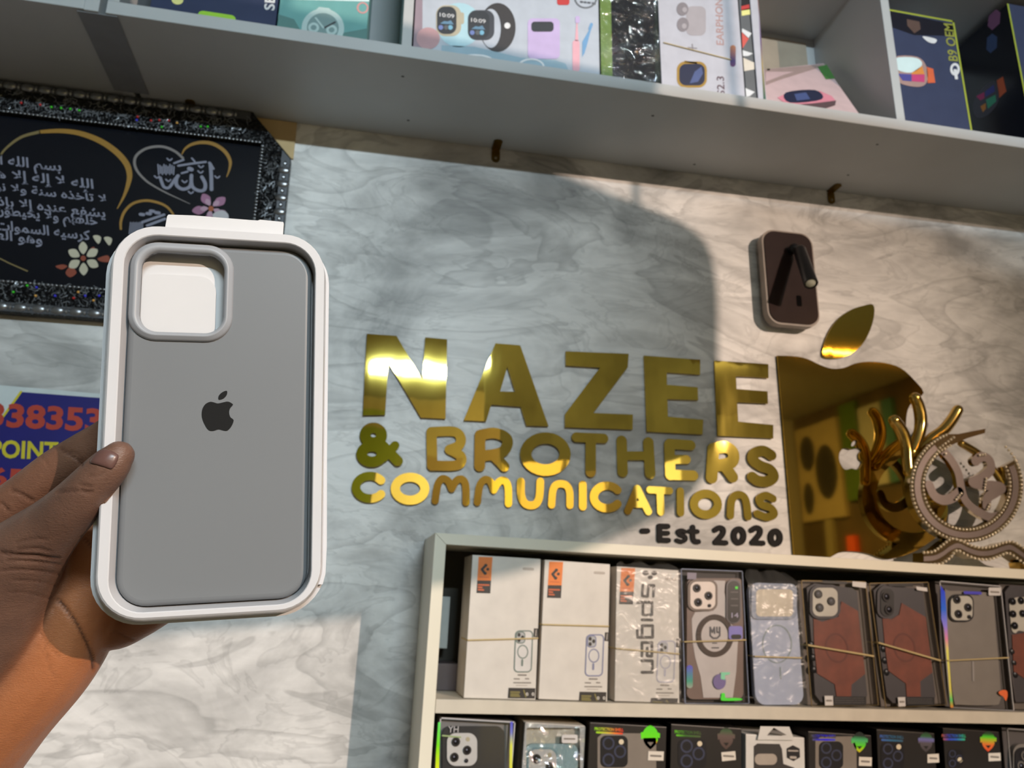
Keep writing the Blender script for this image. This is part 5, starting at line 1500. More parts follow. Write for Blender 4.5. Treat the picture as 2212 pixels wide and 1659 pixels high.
b = MB(); b.prism(sh_([(x, z) for x, z in inner]), -.012, -.0046, mat('ink_print_panel', (15, 18, 26), .22))
pan = b.build('print_panel', fr)
# --- calligraphy, drawn as the letter shapes of the panel
FORM = {}
def load_forms():
    base = 0xFE80
    table = [('ء', 1), ('آ', 2), ('أ', 2), ('ؤ', 2), ('إ', 2), ('ئ', 4), ('ا', 2), ('ب', 4), ('ة', 2), ('ت', 4), ('ث', 4), ('ج', 4), ('ح', 4), ('خ', 4), ('د', 2), ('ذ', 2), ('ر', 2), ('ز', 2),
             ('س', 4), ('ش', 4), ('ص', 4), ('ض', 4), ('ط', 4), ('ظ', 4), ('ع', 4), ('غ', 4), ('ف', 4), ('ق', 4), ('ك', 4), ('ل', 4), ('م', 4), ('ن', 4), ('ه', 4), ('و', 2), ('ى', 2), ('ي', 4)]
    for ch, n in table:
        FORM[ch] = (base, n); base += n
load_forms()
def shape_ar(s):
    out = []
    for w_ in s.split(' '):
        r = []
        i = 0
        while i < len(w_):
            ch = w_[i]
            prev = i > 0 and FORM[w_[i - 1]][1] == 4
            if ch == 'ل' and i + 1 < len(w_) and w_[i + 1] in 'اأإ':
                k = {'ا': 0xFEFB, 'أ': 0xFEF7, 'إ': 0xFEF9}[w_[i + 1]]
                r.append(chr(k + (1 if prev else 0))); i += 2; continue
            c0, n = FORM[ch]
            nxt = i + 1 < len(w_) and n == 4 and w_[i + 1] != 'ء'
            f = (3 if nxt else 1) if prev else (2 if nxt else 0)
            if n == 1: f = 0
            elif n == 2: f = 1 if prev else 0
            r.append(chr(c0 + f)); i += 1
        out.append(''.join(r))
    return ' '.join(out)[::-1]
ink = mat('print_moonstone', (136, 138, 156), .5)
b = MB()
def ar_line(s, xr, yr, hpx, wpx, slope=.115):
    """right end at pixel (xr, yr) on the base line"""
    p1 = PP.uv(xr, yr); p0 = PP.uv(xr - wpx, yr - wpx * slope); p3 = PP.uv(xr - wpx, yr - wpx * slope - hpx)
    b.text(shape_ar(s), p0, p1, p3, -.0124, ink, .018)
ar_line('بسم الله الرحمن الرحيم', 133, 382, 34, 330)
ar_line('الله لا إله إلا هو الحي القيوم', 203, 420, 34, 430)
ar_line('لا تأخذه سنة ولا نوم له ما في السموات وما في', 231, 449, 36, 640)
ar_line('يشفع عنده إلا بإذنه يعلم ما بين أيديهم وما', 229, 481, 38, 600)
ar_line('خلفهم ولا يحيطون بشيء من علمه إلا بما شاء وسع', 212, 499, 34, 640)
ar_line('كرسيه السموات والأرض ولا يؤده حفظهما', 196, 526, 34, 540)
ar_line('وهو العلي العظيم', 92, 541, 36, 250)
b.build('verse_lettering', pan)
def taper(bb_, pts, w0, wm, w1, m, crop, y=-.0124):
    c = smooth_poly(pts, 8, False)
    uv = PP.uvs(P(crop, *c)); n = len(uv)
    k = CR[crop][2] * PP.ppm(*P(crop, c[n // 2])[0])
    Lf, Rt = [], []
    for i in range(n):
        a = uv[max(0, i - 1)]; d = uv[min(n - 1, i + 1)]
        t = math.atan2(d[1] - a[1], d[0] - a[0]); s = i / (n - 1)
        w_ = (w0 * (1 - s) ** 2 + 2 * (2 * wm - (w0 + w1) / 2) * s * (1 - s) + w1 * s * s) / k / 2
        Lf.append((uv[i][0] - w_ * math.sin(t), uv[i][1] + w_ * math.cos(t))); Rt.append((uv[i][0] + w_ * math.sin(t), uv[i][1] - w_ * math.cos(t)))
    bb = MB()
    for i in range(n - 1):
        bb.face([(Lf[i][0], y, Lf[i][1]), (Lf[i + 1][0], y, Lf[i + 1][1]), (Rt[i + 1][0], y, Rt[i + 1][1]), (Rt[i][0], y, Rt[i][1])], m)
    bb.build('golden_arc', pan)
gl1, gl2, gl3 = mat('print_antique_gold', (158, 118, 44), .5), mat('print_dim_gold', (128, 112, 70), .5), mat('print_pale_taupe', (132, 126, 124), .5)
b = MB()
taper(b, [(-40, 640), (0, 540), (90, 430), (260, 310), (480, 248)], 12, 28, 42, gl2, 'f1')
taper(b, [(470, 250), (720, 238), (960, 268), (1200, 360), (1390, 490), (1510, 630), (1548, 760), (1530, 880), (1480, 1020), (1400, 1170)], 42, 70, 8, gl1, 'f1')
taper(b, [(810, 570), (720, 490), (600, 435), (480, 425), (350, 455), (250, 530), (225, 620), (260, 720), (360, 830), (480, 910), (620, 985), (760, 1050), (890, 1110)], 30, 30, 6, gl3, 'f2')
taper(b, [(790, 520), (830, 450), (920, 395), (1050, 375), (1180, 400), (1300, 480), (1365, 590), (1360, 690), (1325, 790)], 8, 46, 8, gl1, 'f2')
taper(b, [(1445, 1420), (1445, 1320), (1490, 1200), (1590, 1105), (1740, 1070), (1890, 1095), (2000, 1150), (2075, 1240)], 22, 34, 22, gl1, 'f1')

b = MB()
def pen(pts, r, crop='f2'):
    u = PP.uvs(P(crop, *smooth_poly(pts, 5, False))); x, y = P(crop, pts[0])[0]
    b.stroke(u, r / CR[crop][2] / PP.ppm(x, y), -.0128, ink)
pen([(1132, 640), (1142, 780), (1145, 940)], 20); pen([(1120, 620), (1165, 690)], 16)
pen([(1030, 790), (1070, 870), (1060, 940), (1000, 955), (930, 920), (905, 860), (905, 770)], 20)
pen([(905, 850), (880, 910), (800, 935), (730, 890), (725, 820), (745, 775)], 20)
pen([(745, 775), (700, 830), (640, 915), (580, 910), (550, 850), (535, 800)], 17)
pen([(750, 655), (900, 632), (1075, 610)], 14); pen([(700, 625), (810, 585)], 13); pen([(910, 565), (945, 605)], 10)
pen([(790, 745), (860, 725)], 12); pen([(880, 690), (905, 700)], 26)
for x, y in ((640, 580), (490, 790), (820, 845), (1010, 730), (1015, 665), (1210, 790), (895, 975), (625, 830)):
    pen([(x - 25, y - 12), (x + 5, y + 12), (x + 32, y - 8)], 9)
for i in range(9): pen([(505 + i * 24, 640 + (i % 3) * 12), (515 + i * 22, 760 - (i % 2) * 14)], 7)
pen([(1700, 1330), (1960, 1240)], 16, 'f1'); pen([(1760, 1370), (1970, 1290)], 16, 'f1')
for x, y in ((1700, 1235), (1780, 1225), (1820, 1195), (1885, 1215)): pen([(x - 20, y), (x + 15, y + 5)], 20, 'f1')
for i in range(9): pen([(1560 + i * 18, 1330 + 6 * (i % 2)), (1545 + i * 20, 1470)], 5, 'f1')
b.build('heart_lettering', pan)
b = MB()
def petal(cx, cy, r, n, crop, m, mc, sx=1, y=-.0126):
    for i in range(n):
        a = 2 * PI * i / n + .5
        b.flat(smooth_poly(PP.uvs(P(crop, *[(cx + sx * r * (.25 * math.cos(a) ), cy + r * .25 * math.sin(a)), (cx + sx * r * .7 * math.cos(a - .38), cy + r * .7 * math.sin(a - .38)), (cx + sx * r * math.cos(a), cy + r * math.sin(a)), (cx + sx * r * .7 * math.cos(a + .38), cy + r * .7 * math.sin(a + .38))])), 4), y - i * .00008, m)
    b.flat(PP.uvs(P(crop, *circ(cx, cy, r * .16))), y - .0009, mc)
orch, orch2, whit = mat('print_orchid', (160, 110, 142), .5), mat('print_orchid_light', (186, 150, 172), .5), mat('print_petal_cream', (196, 190, 168), .5)
rust = mat('print_rust', (140, 66, 44), .5)
petal(1140, 1170, 200, 5, 'f2', orch, mat('print_stamen', (170, 90, 50), .5), 1.15)
petal(1140, 1160, 120, 5, 'f2', orch2, mat('print_stamen', (170, 90, 50), .5), 1.1, -.0131)
b.flat(smooth_poly(PP.uvs(P('f2', (1160, 1240), (1270, 1190), (1345, 1240), (1330, 1310), (1200, 1300))), 4), -.0142, mat('print_petal_white', (190, 188, 194), .5))
b.build('orchid_print', pan); b = MB()
petal(534, 470, 108, 6, 'k2', whit, rust, 1)
for cx, cy in ((622, 345), (692, 355)): b.flat(smooth_poly(PP.uvs(P('k2', (cx - 26, cy - 15), (cx, cy - 24), (cx + 26, cy - 8), (cx + 8, cy + 32))), 4), -.0127, whit)
for pts in ([(355, 520), (400, 508), (432, 520), (395, 540)], [(420, 560), (455, 520), (490, 560), (450, 590)], [(570, 420), (600, 395), (615, 430), (590, 450)], [(625, 470), (690, 450), (700, 490), (650, 490)]):
    b.flat(smooth_poly(PP.uvs(P('k2', *pts)), 4), -.0125, rust)
b.build('blossom_print', pan); b = MB()
b.stroke(PP.uvs(P('k2', (-60, 440), (60, 500), (175, 550))), .0011, -.0124, gl2)
b.build('golden_line', pan)

# ------------------------------------------------------------------ shop banner at the left
BP = Panel((0, -.004, 0), (1, 0, 0), (0, 0, 1))
c0 = BP.uv(0, 832); c1 = BP.uv(220, 851)
BP = Panel((c0[0], -.004, c0[1]), (c1[0] - c0[0], 0, c1[1] - c0[1]), (0, 0, 1))
u1 = BP.uv(470, 870)[0]
bn = thing('shop_banner', 'blue and white banner with red phone digits and yellow lettering behind the hand', 'banner', BP.M)
b = MB(); b.prism([(-.35, -.30), (u1, -.30), (u1, 0), (-.35, 0)], 0, .0015, mat('banner_white', (205, 214, 216), .4)); b.build('banner_sheet', bn)
b = MB()
nav = mat('banner_navy', (30, 28, 112), .4)
tl = BP.c('h', (140, 82), (10, 262), (-200, 600))
b.flat([tl[0], (u1 - .004, BP.c('h', (675, 100))[0][1] - .004), (u1 - .004, -.296), (-.346, -.296), (-.346, tl[2][1]), tl[1]], -.0003, nav)
b.stroke(tl, .0018, -.0006, mat('banner_yellow', (206, 192, 40), .5))
red = mat('banner_red', (178, 62, 44), .5); yel = mat('banner_yellow', (206, 192, 40), .5)
b.text('338353', *BP.c('h', (-92, 312), (672, 352), (-75, 150)), -.0010, red, .034)
b.text('POINT', *BP.c('h', (-66, 520), (385, 535), (-58, 398)), -.0010, yel, .028)
b.text('655', *BP.c('h', (-80, 712), (290, 730), (-66, 580)), -.0010, red, .034)
b.build('banner_print', bn)

# ------------------------------------------------------------------ beaded calligraphy ornament on the display case
OY = -.077
ctr = on_y(2081, 1212, OY)
topz = lambda x: (CP.O + CP.U * ((x - CP.O.x) / CP.U.x)).z
OP = Panel((ctr.x, OY, topz(ctr.x) + .0006), (math.cos(CA), 0, -math.sin(CA)), (math.sin(CA), 0, math.cos(CA)))
orn = thing('calligraphy_ornament', 'gold and silver ring ornament edged with rhinestones standing on the display case', 'ornament', OP.M)
chrome = mat('champagne_chrome', (206, 190, 160), .1, 1.0, bump=.04, bscale=40)
satin = mat('mauve_satin_band', (132, 120, 116), .3, .6)
goldo = mat('polished_gold_plating', (214, 176, 96), .12, 1.0)
rhin = mat('rhinestone', (255, 236, 208), .14, .45, 1.0)
T0, T1 = -.0075, .0075
def arc(cx, cy, r, a0, a1, n):
    return [(cx + r * math.cos(math.radians(a0 + (a1 - a0) * i / n)), cy - r * math.sin(math.radians(a0 + (a1 - a0) * i / n))) for i in range(n + 1)]
rcx, rcy = 1190, 912
ring_o = arc(rcx, rcy, 482, 100, 388, 60); ring_i = arc(rcx, rcy, 352, 388, 118, 60)
tail = [(1352, 425), (1348, 462)]
b = MB()
b.prism(OP.c('O', *(tail[::-1] + [(1120, 470)] + ring_o[3:] + ring_i[:-1] + [(1040, 575), (1200, 505)])), T0, T1, chrome, side=chrome)
b.flat(OP.c('O', *(arc(rcx, rcy, 442, 128, 384, 60) + arc(rcx, rcy, 392, 384, 128, 60))), T0 - .0006, satin)
b.build('ring', orn, smooth=.6)
def beads(name, pts, rad, step, m=rhin):
    uv = OP.c('O', *pts)
    L = [0]
    for a, c in zip(uv[:-1], uv[1:]): L.append(L[-1] + math.dist(a, c))
    b = MB(); n = int(L[-1] / step)
    for i in range(n + 1):
        t = L[-1] * i / max(n, 1); j = min(len(uv) - 2, max(0, next((q for q in range(len(L) - 1) if L[q + 1] >= t), len(L) - 2)))
        f = (t - L[j]) / max(1e-9, L[j + 1] - L[j])
        b.ball((uv[j][0] + (uv[j + 1][0] - uv[j][0]) * f, T0 - .0006, uv[j][1] + (uv[j + 1][1] - uv[j][1]) * f), rad, m, 10, 8, (1, .9, 1))
    return b.build(name, orn, zmin=.0004, smooth=3.1)
beads('rhinestone_row', arc(rcx, rcy, 466, 112, 388, 70), .0028, .0080)
beads('rhinestone_row', arc(rcx, rcy, 370, 112, 386, 70), .0026, .0076)
beads('rhinestone_row', [(880, 720), (960, 590), (1080, 500)], .0026, .0076)
# wavy base
up = smooth_poly([(805, 1478), (890, 1468), (960, 1418), (1040, 1362), (1120, 1380), (1210, 1420), (1300, 1438), (1400, 1424), (1480, 1395), (1560, 1388), (1640, 1432), (1720, 1490), (1795, 1510)], 5, False)
lo_ = smooth_poly([(805, 1585), (900, 1578), (960, 1570), (1030, 1520), (1085, 1460), (1170, 1500), (1260, 1532), (1360, 1535), (1450, 1505), (1520, 1482), (1600, 1530), (1700, 1600), (1795, 1612)], 5, False)
b = MB(); b.prism(OP.c('O', *(up + lo_[::-1])), T0 - .006, T1 + .008, chrome)
mid_ = [((a[0] + c[0]) / 2, (a[1] + c[1]) / 2) for a, c in zip(up, lo_)]
b.flat(OP.c('O', *([(x, y - 20) for x, y in mid_] + [(x, y + 20) for x, y in mid_[::-1]])), T0 - .0066, satin)
b.prism(OP.c('O', (805, 1560), (805, 1625), (1000, 1625), (960, 1565)), T0 - .004, T1 + .006, goldo)
b.prism(OP.c('O', (1620, 1560), (1640, 1640), (1795, 1650), (1795, 1600)), T0 - .004, T1 + .006, goldo)
base_o = b.build('wavy_base', orn, smooth=.6, zmin=.0004)
oT = T0; T0 = T0 - .006
beads('rhinestone_row', up, .0028, .0080); beads('rhinestone_row', lo_[:-6], .0028, .0080)
T0 = oT
# script strokes inside the ring
def script(name, strokes, m=satin, y0=-.005, y1=.005):
    b = MB()
    st = []
    for pts, r in strokes:
        x, y = P('O', pts[0])[0]
        st.append((OP.c('O', *smooth_poly(pts, 6, False)), r / CR['O'][2] / OP.ppm(x, y)))
    b.sdf(st, y0, y1, m, 90, side=chrome)
    return b.build(name, orn)
script('script_stroke', [([(1000, 610), (1070, 690), (1130, 800), (1155, 930), (1190, 1030), (1270, 1110), (1400, 1175), (1490, 1160)], 34)])
script('script_stroke', [([(885, 905), (925, 990), (1000, 1030), (1080, 1010), (1140, 960)], 38)])
script('script_stroke', [([(1275, 700), (1330, 660), (1395, 690), (1405, 770), (1330, 840), (1250, 880), (1340, 905), (1430, 905), (1500, 925), (1440, 970), (1380, 1010), (1370, 1080)], 36)])
for k, pts in enumerate(([(1005, 600), (1010, 640)], [(1300, 650), (1345, 645)], [(1355, 850), (1340, 950)], [(1300, 1020), (1300, 1050)], [(1365, 1110), (1385, 1070)], [(1100, 1025), (1145, 975)])):
    beads('rhinestone_cluster', pts, .0025, .0056)
# curved leaf prongs behind the ring
def prong(pts, r, y):
    c = smooth_poly(pts, 5, False)
    x, yy = P('O', pts[0])[0]; kk = 1 / CR['O'][2] / OP.ppm(x, yy)
    uv = OP.c('O', *c); n = len(uv)
    b = MB(); b.tube([(u, y + .004 * math.sin(i / n * 3), v) for i, (u, v) in enumerate(uv)], [1.3 * r * kk * (1.0 - .25 * abs(i / n - .35)) for i in range(n)], goldo, 10)
    return b.build('leaf_prong', orn, smooth=1.0)
prong([(612, 345), (660, 400), (705, 480), (730, 580), (735, 690), (740, 790)], 38, .004)
prong([(795, 150), (832, 220), (855, 320), (850, 420), (815, 530), (770, 620)], 36, .006)
prong([(1172, 250), (1130, 330), (1060, 420), (960, 490), (880, 570), (820, 650)], 34, .010)
prong([(1190, 540), (1290, 590), (1390, 660), (1480, 770), (1560, 900)], 24, .006)
beads('rhinestone_row', arc(rcx, rcy, 470, 45, 22, 8), .0028, .0080)

# ------------------------------------------------------------------ packaged phone case held in the hand
def rotm(ax, t): return Matrix.Rotation(t, 3, ax)
TM = rotm('Z', 0.06741741) @ rotm('X', 0.11842957) @ rotm('Y', -0.06899917)
TO = Vector((-0.06262668, -1.00166123, 1.62364148))
TP = Panel(TO, TM @ Vector((1, 0, 0)), TM @ Vector((0, 0, 1)))
TW, THh = .0900, .17038
trayw = mat('white_tray_plastic', (200, 200, 203), .2, 0, .5, var=.02)
insw = mat('white_paper_insert', (200, 199, 200), .4, var=.02)
tr_ = thing('case_tray', 'white blister tray with a folded top tab held up by the hand', 'package', TP.M)
def rl(x0, z0, x1, z1, r, y, n=9): return [(x, y, z) for x, z in rrect(x0, z0, x1, z1, r, n)]
hw, hh = TW / 2, THh / 2
INB = .0022
IN = .0041   # rim width
DT = .0135   # tray depth
R0 = .0180
b = MB()
loops = [rl(-hw - .0056, -hh - .0046, hw + .0026, hh + .0012, R0 + .003, DT),
         rl(-hw - .0056, -hh - .0046, hw + .0026, hh + .0012, R0 + .003, DT - .0012),
         rl(-hw - .0044, -hh - .0036, hw + .0016, hh + .0009, R0 + .003, DT - .0012),
         rl(-hw - .0008, -hh - .0008, hw + .0002, hh + .0001, R0 + .0005, .0007),
         rl(-hw, -hh, hw, hh, R0, .0000),
         rl(-hw + IN - .0004, -hh + INB - .0004, hw - IN + .0004, hh - IN + .0004, R0 - IN + .0005, .0000),
         rl(-hw + IN, -hh + INB, hw - IN, hh - IN, R0 - IN, .0004),
         rl(-hw + IN + .0012, -hh + INB + .0012, hw - IN - .0012, hh - IN - .0012, R0 - IN, DT - .001)]
b.loft(loops, trayw, cap0=True, cap1=True)
b.build('tray_shell', tr_, smooth=.42)
# right flange step and folded paper header
b = MB()
q = TP.uvs([(701, 590), (707, 598), (706, 1180), (703, 1240), (697, 1262)], -.010)
b.prism([(hw - .002, q[0][1])] + q + [(hw - .002, q[4][1])], .0095, .0112, trayw); b.build('side_flange', tr_)
hd = TP.uvs([(356, 497), (361, 468), (364, 464), (420, 466), (480, 471), (556, 477), (562, 475), (612, 480), (613, 484), (611, 512)], -.006)
b = MB(); b.prism(hd, .0055, .0062, insw); 
b.prism([hd[1], hd[2], hd[7], hd[8]][::-1], .0062, .0085, insw)
b.build('header_tab', tr_, bevel=.0003)
b = MB(); b.prism(rrect(-hw + IN + .001, -hh + INB + .001, hw - IN - .001, hh - IN - .001, R0 - IN - .001, 8), DT - .0024, DT - .0012, insw)
u = TP.uvs([(301, 590), (468, 590), (468, 730), (301, 730)], -(DT - .0042))
b.prism(rrect(u[3][0] - .002, u[3][1] - .02, u[1][0], u[0][1], .0075, 8), DT - .0042, DT - .0024, insw)
b.build('paper_insert', tr_, smooth=.7)

# the grey phone case itself
sil = mat('grey_silicone', (112, 115, 118), .42, 0, .35, var=.02, vscale=8)
YF = .0052
lx = TP.uv(252, 1000, -YF)[0]; rx = TP.uv(675.5, 900, -YF)[0]
tz = TP.uv(470, 525.5, -YF)[1]; bz = TP.uv(450, 1305, -YF)[1]
lx = max(lx, -hw + IN + .0015); rx = min(rx, hw - IN - .0015); tz = min(tz, hh - IN - .0015); bz = max(bz, -hh + INB + .0015)
pc = thing('phone_case', 'plain grey silicone phone case with a square camera opening and black fruit mark', 'phone case', TP.M)
RC = .0125
co = P('z5', *rrect(372, 316, 1273, 1166, 228)); ci = P('z5', *rrect(474, 414, 1200, 1096, 150))
hole = TP.uvs(ci, -YF + .0024)[:]
def cut_rect(poly): 
    xs = [p[0] for p in poly]; zs = [p[1] for p in poly]; return min(xs), min(zs), max(xs), max(zs)
hx0, hz0, hx1, hz1 = cut_rect(TP.uvs(ci, -YF + .0026)); ox0, oz0, ox1, oz1 = cut_rect(TP.uvs(co, -YF + .0012))
NH = 9
hx0 += .0006; hx1 -= .0006; hz0 += .0006; hz1 -= .0006
ox0 = max(ox0, lx + .0002); oz1 = min(oz1, tz - .0002)
RH, RO = .0078, .0118
def crl(o, y): return [(x, y, z) for x, z in rrect(lx + o, bz + o, rx - o, tz - o, RC - o if RC > o else .001, NH)]
b = MB()
E_ = .0028
# outer body: rolled edges, side wall, then the hollow inside
rolled = [(E_ * (1 - math.cos(a)), YF + E_ * (1 - math.sin(a))) for a in [PI / 2 * i / 6 for i in range(7)]]
b.loft([crl(0, DT - .0028), crl(0, YF + E_)] + [crl(o, y) for o, y in rolled[1:]], sil, cap0=False, cap1=False)
b.loft([crl(.0016, YF + .0016), crl(.0012, DT - .0028), crl(0, DT - .0028)], sil, cap0=False, cap1=False)
face_o = [(x, z) for x, y, z in crl(E_, YF)]
hole_r = rrect(hx0, hz0, hx1, hz1, RH, NH)
# the camera ring reaches the case's top left corner, so the flat back is holed along the ring opening
b.flat(face_o, YF, sil, [hole_r])
b.flat([(x, z) for x, y, z in crl(.0016, YF)], YF + .0016, sil, [hole_r])
for L0, L1_ in (((hx0, hz0, hx1, hz1, RH), None),):
    b.loft([[(x, YF + .0016, z) for x, z in hole_r], [(x, YF, z) for x, z in hole_r]], sil, False, False)
b.build('case_shell', pc, smooth=.8)
b = MB()
def rg(o, y, base): 
    x0, z0, x1, z1, r = base; return [(x, y, z) for x, z in rrect(x0 + o, z0 + o, x1 - o, z1 - o, max(.001, r - o), NH)]
OB = (ox0, oz0, ox1, oz1, RO); 
wd = ((hx0 - ox0) + (ox1 - hx1)) / 2
prof = [(0, YF + .0012), (.0000, YF - .0006), (.0007, YF - .0017), (.0020, YF - .0024), (wd * .5, YF - .0026)]
IB = (hx0, hz0, hx1, hz1, RH)
loops = [rg(o, y, OB) for o, y in prof] + [rg(-wd * .3, YF - .0024, IB), rg(-wd * .08, YF - .0016, IB), rg(0, YF - .0004, IB), rg(0, YF + .0014, IB)]
b.loft(loops, mat('grey_silicone_rim', (148, 151, 156), .42, 0, .35, var=.02, vscale=8), False, False)
b.build('camera_surround', pc, smooth=1.2)
fb, fl = fruit((470.5, 899.5), 69)
b = MB(); inkb = mat('soft_black_print', (20, 20, 20), .7, 0, .2)
b.flat(TP.uvs(fb, -YF), YF - .00015, inkb); b.flat(TP.uvs(fl, -YF), YF - .00015, inkb)
b.build('fruit_mark', pc)


# ------------------------------------------------------------------ the hand that holds the package
CH = {
 'thumb': ([(257, 984, .3215, 33), (243, 1000, .3208, 40), (216, 1030, .3215, 46), (168, 1084, .3252, 54), (118, 1133, .3315, 63), (64, 1186, .339, 82), (14, 1246, .347, 108), (-30, 1340, .356, 126), (-95, 1450, .364, 130), (-200, 1600, .38, 150)], 0),
 'palm': ([(215, 1150, .377, 76), (190, 1250, .375, 92), (150, 1345, .373, 100), (90, 1428, .374, 112), (-10, 1530, .378, 124), (-120, 1650, .388, 142), (-300, 1850, .41, 172), (-520, 2090, .45, 205)], 1),
 'knuckles': ([(-90, 1190, .373, 70), (20, 1230, .378, 84), (110, 1250, .379, 84), (190, 1250, .378, 80)], .8),
 'radial': ([(-90, 1190, .373, 70), (-60, 1320, .368, 110), (-80, 1450, .37, 125)], .2),
 'index': ([(-90, 1190, .373, 66), (0, 1114, .369, 52), (64, 1062, .3665, 47), (124, 1015, .365, 46), (182, 977, .3645, 43.5), (243, 938, .3645, 41), (310, 880, .366, 38), (352, 842, .367, 31)], .12),
 'middle': ([(150, 1200, .379, 52), (260, 1100, .375, 46), (360, 1010, .373, 42), (430, 950, .373, 34)], .9),
 'ring': ([(190, 1275, .38, 50), (300, 1180, .376, 44), (400, 1100, .374, 40), (460, 1050, .374, 32)], .9),
 'little': ([(175, 1335, .378, 56), (243, 1362, .376, 42), (300, 1344, .374, 36), (360, 1310, .372, 32), (400, 1280, .372, 26)], .5),
}
skin = bpy.data.materials.new('brown_skin'); skin.use_nodes = True
def make_skin():
    nt = skin.node_tree; b = nt.nodes['Principled BSDF']; Lk = nt.links.new
    at = nt.nodes.new('ShaderNodeAttribute'); at.attribute_name = 'palm_tone'
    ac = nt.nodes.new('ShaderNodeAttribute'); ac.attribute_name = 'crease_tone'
    tc = nt.nodes.new('ShaderNodeTexCoord')
    nz = nt.nodes.new('ShaderNodeTexNoise'); nz.inputs['Scale'].default_value = 90; nz.inputs['Detail'].default_value = 5; Lk(tc.outputs['Object'], nz.inputs['Vector'])
    def mixc(fac, a, c):
        m = nt.nodes.new('ShaderNodeMix'); m.data_type = 'RGBA'
        if isinstance(fac, float): m.inputs[0].default_value = fac
        else: Lk(fac, m.inputs[0])
        for s_, v in ((6, a), (7, c)):
            if isinstance(v, tuple): m.inputs[s_].default_value = [lin(x) for x in v] + [1]
            else: Lk(v, m.inputs[s_])
        return m.outputs[2]
    base = mixc(at.outputs['Fac'], (88, 66, 57), (176, 108, 64))
    mot = mixc(nz.outputs['Fac'], (74, 50, 40), (190, 140, 110))
    c = mixc(.22, base, mot)
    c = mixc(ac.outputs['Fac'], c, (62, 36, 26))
    Lk(c, b.inputs['Base Color'])
    b.inputs['Roughness'].default_value = .44
    b.inputs['Specular IOR Level'].default_value = .42
    b.inputs['Subsurface Weight'].default_value = .12
    b.inputs['Subsurface Radius'].default_value = (.004, .0016, .0008)
    b.inputs['Subsurface Scale'].default_value = 1.0
    mp = nt.nodes.new('ShaderNodeMapping'); mp.inputs['Scale'].default_value = (1, 1, 2.6); mp.inputs['Rotation'].default_value = (0, .6, 0); Lk(tc.outputs['Object'], mp.inputs['Vector'])
    n2 = nt.nodes.new('ShaderNodeTexNoise'); n2.inputs['Scale'].default_value = 650; n2.inputs['Detail'].default_value = 4; n2.inputs['Distortion'].default_value = .8; Lk(mp.outputs[0], n2.inputs['Vector'])
    bp = nt.nodes.new('ShaderNodeBump'); bp.inputs['Strength'].default_value = .3; bp.inputs['Distance'].default_value = .0012
    Lk(n2.outputs['Fac'], bp.inputs['Height']); Lk(bp.outputs['Normal'], b.inputs['Normal'])
make_skin()
b = MB(); seg = []
for nm, (pts, tone) in CH.items():
    c = smooth_poly(pts, 5, False)
    W = [at_depth(x, y, z) for x, y, z, r in c]; Rr = [r * z / FPX for x, y, z, r in c]
    b.tube(W, Rr, skin, 20)
    for p, r in zip(W, Rr): seg.append((p, r, tone))
raw = b.build('raw_hand')
m = raw.modifiers.new('remesh', 'REMESH'); m.mode = 'VOXEL'; m.voxel_size = .00115; m.adaptivity = 0
m = raw.modifiers.new('smooth', 'SMOOTH'); m.factor = .5; m.iterations = 9
dg = bpy.context.evaluated_depsgraph_get(); dg.update()
me = bpy.data.meshes.new_from_object(raw.evaluated_get(dg))
bpy.data.objects.remove(raw)
n = len(me.vertices)
co = np.empty(n * 3); me.vertices.foreach_get('co', co); co = co.reshape(-1, 3)
no = np.empty(n * 3); me.vertices.foreach_get('normal', no); no = no.reshape(-1, 3)
dv = co - np.array(CAM)
zc = dv @ np.array(FW); pxs = CX + FPX * (dv @ np.array(RT)) / zc; pys = CY - FPX * (dv @ np.array(UP)) / zc
facing = -(no * dv).sum(1) / np.linalg.norm(dv, axis=1)
sp_ = np.array([list(s[0]) for s in seg]); sr = np.array([s[1] for s in seg]); stn = np.array([s[2] for s in seg])
tone = np.zeros(n)
for i in range(0, n, 4000):
    d = np.linalg.norm(co[i:i + 4000, None, :] - sp_[None], axis=2) - sr[None]
    w_ = np.exp(-np.maximum(d, 0) / .0022)
    tone[i:i + 4000] = (w_ * stn).sum(1) / w_.sum(1)
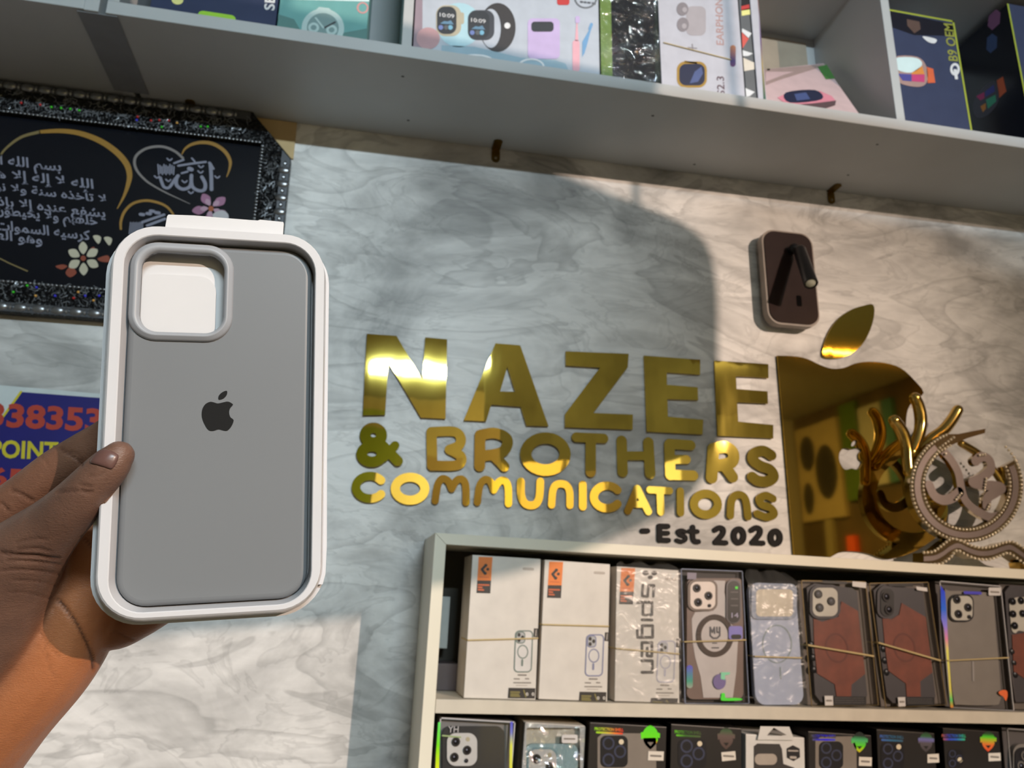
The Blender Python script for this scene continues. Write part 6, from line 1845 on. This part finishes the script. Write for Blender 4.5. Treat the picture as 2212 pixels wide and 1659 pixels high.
# creases: (polyline in picture measure, width px, depth m, darkness)
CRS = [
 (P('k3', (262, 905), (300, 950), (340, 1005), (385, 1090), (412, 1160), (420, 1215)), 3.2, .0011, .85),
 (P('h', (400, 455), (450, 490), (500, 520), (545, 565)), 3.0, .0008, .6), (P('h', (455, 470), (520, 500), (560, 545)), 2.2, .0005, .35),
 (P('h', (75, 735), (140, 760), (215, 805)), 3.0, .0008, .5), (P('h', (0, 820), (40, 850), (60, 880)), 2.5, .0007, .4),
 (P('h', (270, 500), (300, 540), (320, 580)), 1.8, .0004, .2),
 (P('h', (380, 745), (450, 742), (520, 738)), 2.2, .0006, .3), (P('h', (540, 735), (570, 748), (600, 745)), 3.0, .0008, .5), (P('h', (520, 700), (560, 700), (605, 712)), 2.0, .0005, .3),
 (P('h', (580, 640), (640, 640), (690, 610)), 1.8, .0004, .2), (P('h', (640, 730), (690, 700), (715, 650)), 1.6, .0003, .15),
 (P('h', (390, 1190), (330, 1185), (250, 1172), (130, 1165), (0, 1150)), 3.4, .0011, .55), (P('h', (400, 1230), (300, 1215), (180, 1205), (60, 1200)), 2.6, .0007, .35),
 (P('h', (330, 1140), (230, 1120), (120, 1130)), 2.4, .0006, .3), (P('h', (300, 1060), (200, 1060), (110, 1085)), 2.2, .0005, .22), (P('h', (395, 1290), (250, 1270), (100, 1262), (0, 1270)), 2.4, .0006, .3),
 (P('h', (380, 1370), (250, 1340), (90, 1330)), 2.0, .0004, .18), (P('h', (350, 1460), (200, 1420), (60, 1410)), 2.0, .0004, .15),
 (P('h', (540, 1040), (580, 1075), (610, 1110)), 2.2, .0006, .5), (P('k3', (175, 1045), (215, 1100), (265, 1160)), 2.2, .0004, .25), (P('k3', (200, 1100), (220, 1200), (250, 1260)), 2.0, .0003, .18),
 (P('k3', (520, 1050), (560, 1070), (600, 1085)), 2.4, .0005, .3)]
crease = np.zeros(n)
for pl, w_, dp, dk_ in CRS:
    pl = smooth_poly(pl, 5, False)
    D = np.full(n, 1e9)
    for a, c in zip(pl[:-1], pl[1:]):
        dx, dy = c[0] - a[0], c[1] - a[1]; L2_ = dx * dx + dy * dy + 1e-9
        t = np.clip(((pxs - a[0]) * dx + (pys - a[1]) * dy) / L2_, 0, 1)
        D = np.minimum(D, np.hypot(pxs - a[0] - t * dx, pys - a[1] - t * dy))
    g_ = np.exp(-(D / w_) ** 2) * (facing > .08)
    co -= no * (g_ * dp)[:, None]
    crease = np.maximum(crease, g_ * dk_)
# skin flattens where it presses on the tray
rel = co - np.array(TP.O)
lu = rel @ np.array(TP.U); lv = rel @ np.array(TP.V); ly = -(rel @ np.array(TP.N))
XA, XB, ZA, ZB = -hw - .0060, hw + .0030, -hh - .0050, hh + .0016
fl = np.clip(ly / DT, 0, 1)
xa = -hw - .0002 - .0056 * fl; za = -hh - .0002 - .0046 * fl
ins_ = (lu > xa) & (lu < XB) & (lv > za) & (lv < ZB) & (ly > -.0003) & (ly < DT + .0003)
dF, dB, dL, dD = ly + .0003, DT + .0003 - ly, lu - xa, lv - za
best = np.argmin(np.stack([dF, dB, dL, dD]), 0)
mv = np.zeros_like(co)
for kk, vec, dd in ((0, np.array(TP.N), dF), (1, -np.array(TP.N), dB), (2, -np.array(TP.U), dL), (3, -np.array(TP.V), dD)):
    q_ = ins_ & (best == kk); mv[q_] = vec[None] * (dd[q_] + .0001)[:, None]
co += mv
me.vertices.foreach_set('co', co.ravel())
for nm, arr in (('palm_tone', tone), ('crease_tone', crease)):
    a_ = me.attributes.new(nm, 'FLOAT', 'POINT'); a_.data.foreach_set('value', arr.astype(np.float32))
me.shade_smooth(); me.update()
me.name = 'person'
person = bpy.data.objects.new('person', me); COL.objects.link(person)
tag(person, 'bare dark brown hand and forearm of a person holding up the white case tray', 'person')
tree = BVHTree.FromPolygons([Vector(v) for v in co], [tuple(p.vertices) for p in me.polygons])
# thumbnail: a curved plate lying on the thumb
nl = P('h', (588, 548), (612, 500), (648, 466), (700, 456), (752, 470), (790, 496), (785, 530), (765, 568), (738, 594), (690, 580), (640, 566))
nl = [(x * .9 + 225.5 * .1 + 1.5, y * .9 + 987 * .1 + 2) for x, y in nl]
cen = (sum(p[0] for p in nl) / len(nl), sum(p[1] for p in nl) / len(nl))
def skin_hit(px, py, lift):
    d = ray(px, py).normalized()
    h_ = tree.ray_cast(CAM, d)
    return None if h_[0] is None else h_[0] + h_[1].normalized() * lift
b = MB(); loops = []
out_ = smooth_poly(nl, 4)
nailm = mat('thumbnail_pink', (98, 70, 64), .34, 0, .6, var=.05)
for f, lift in ((1.0, -.0004), (1.0, .0004), (.9, .0008), (.6, .0010), (.3, .0011), (.04, .0011)):
    loops.append([skin_hit(cen[0] + (x - cen[0]) * f, cen[1] + (y - cen[1]) * f, lift) for x, y in out_])
if all(p is not None for q in loops for p in q):
    b.loft(loops, nailm, False, True)
    b.build('thumbnail', person, smooth=1.2)
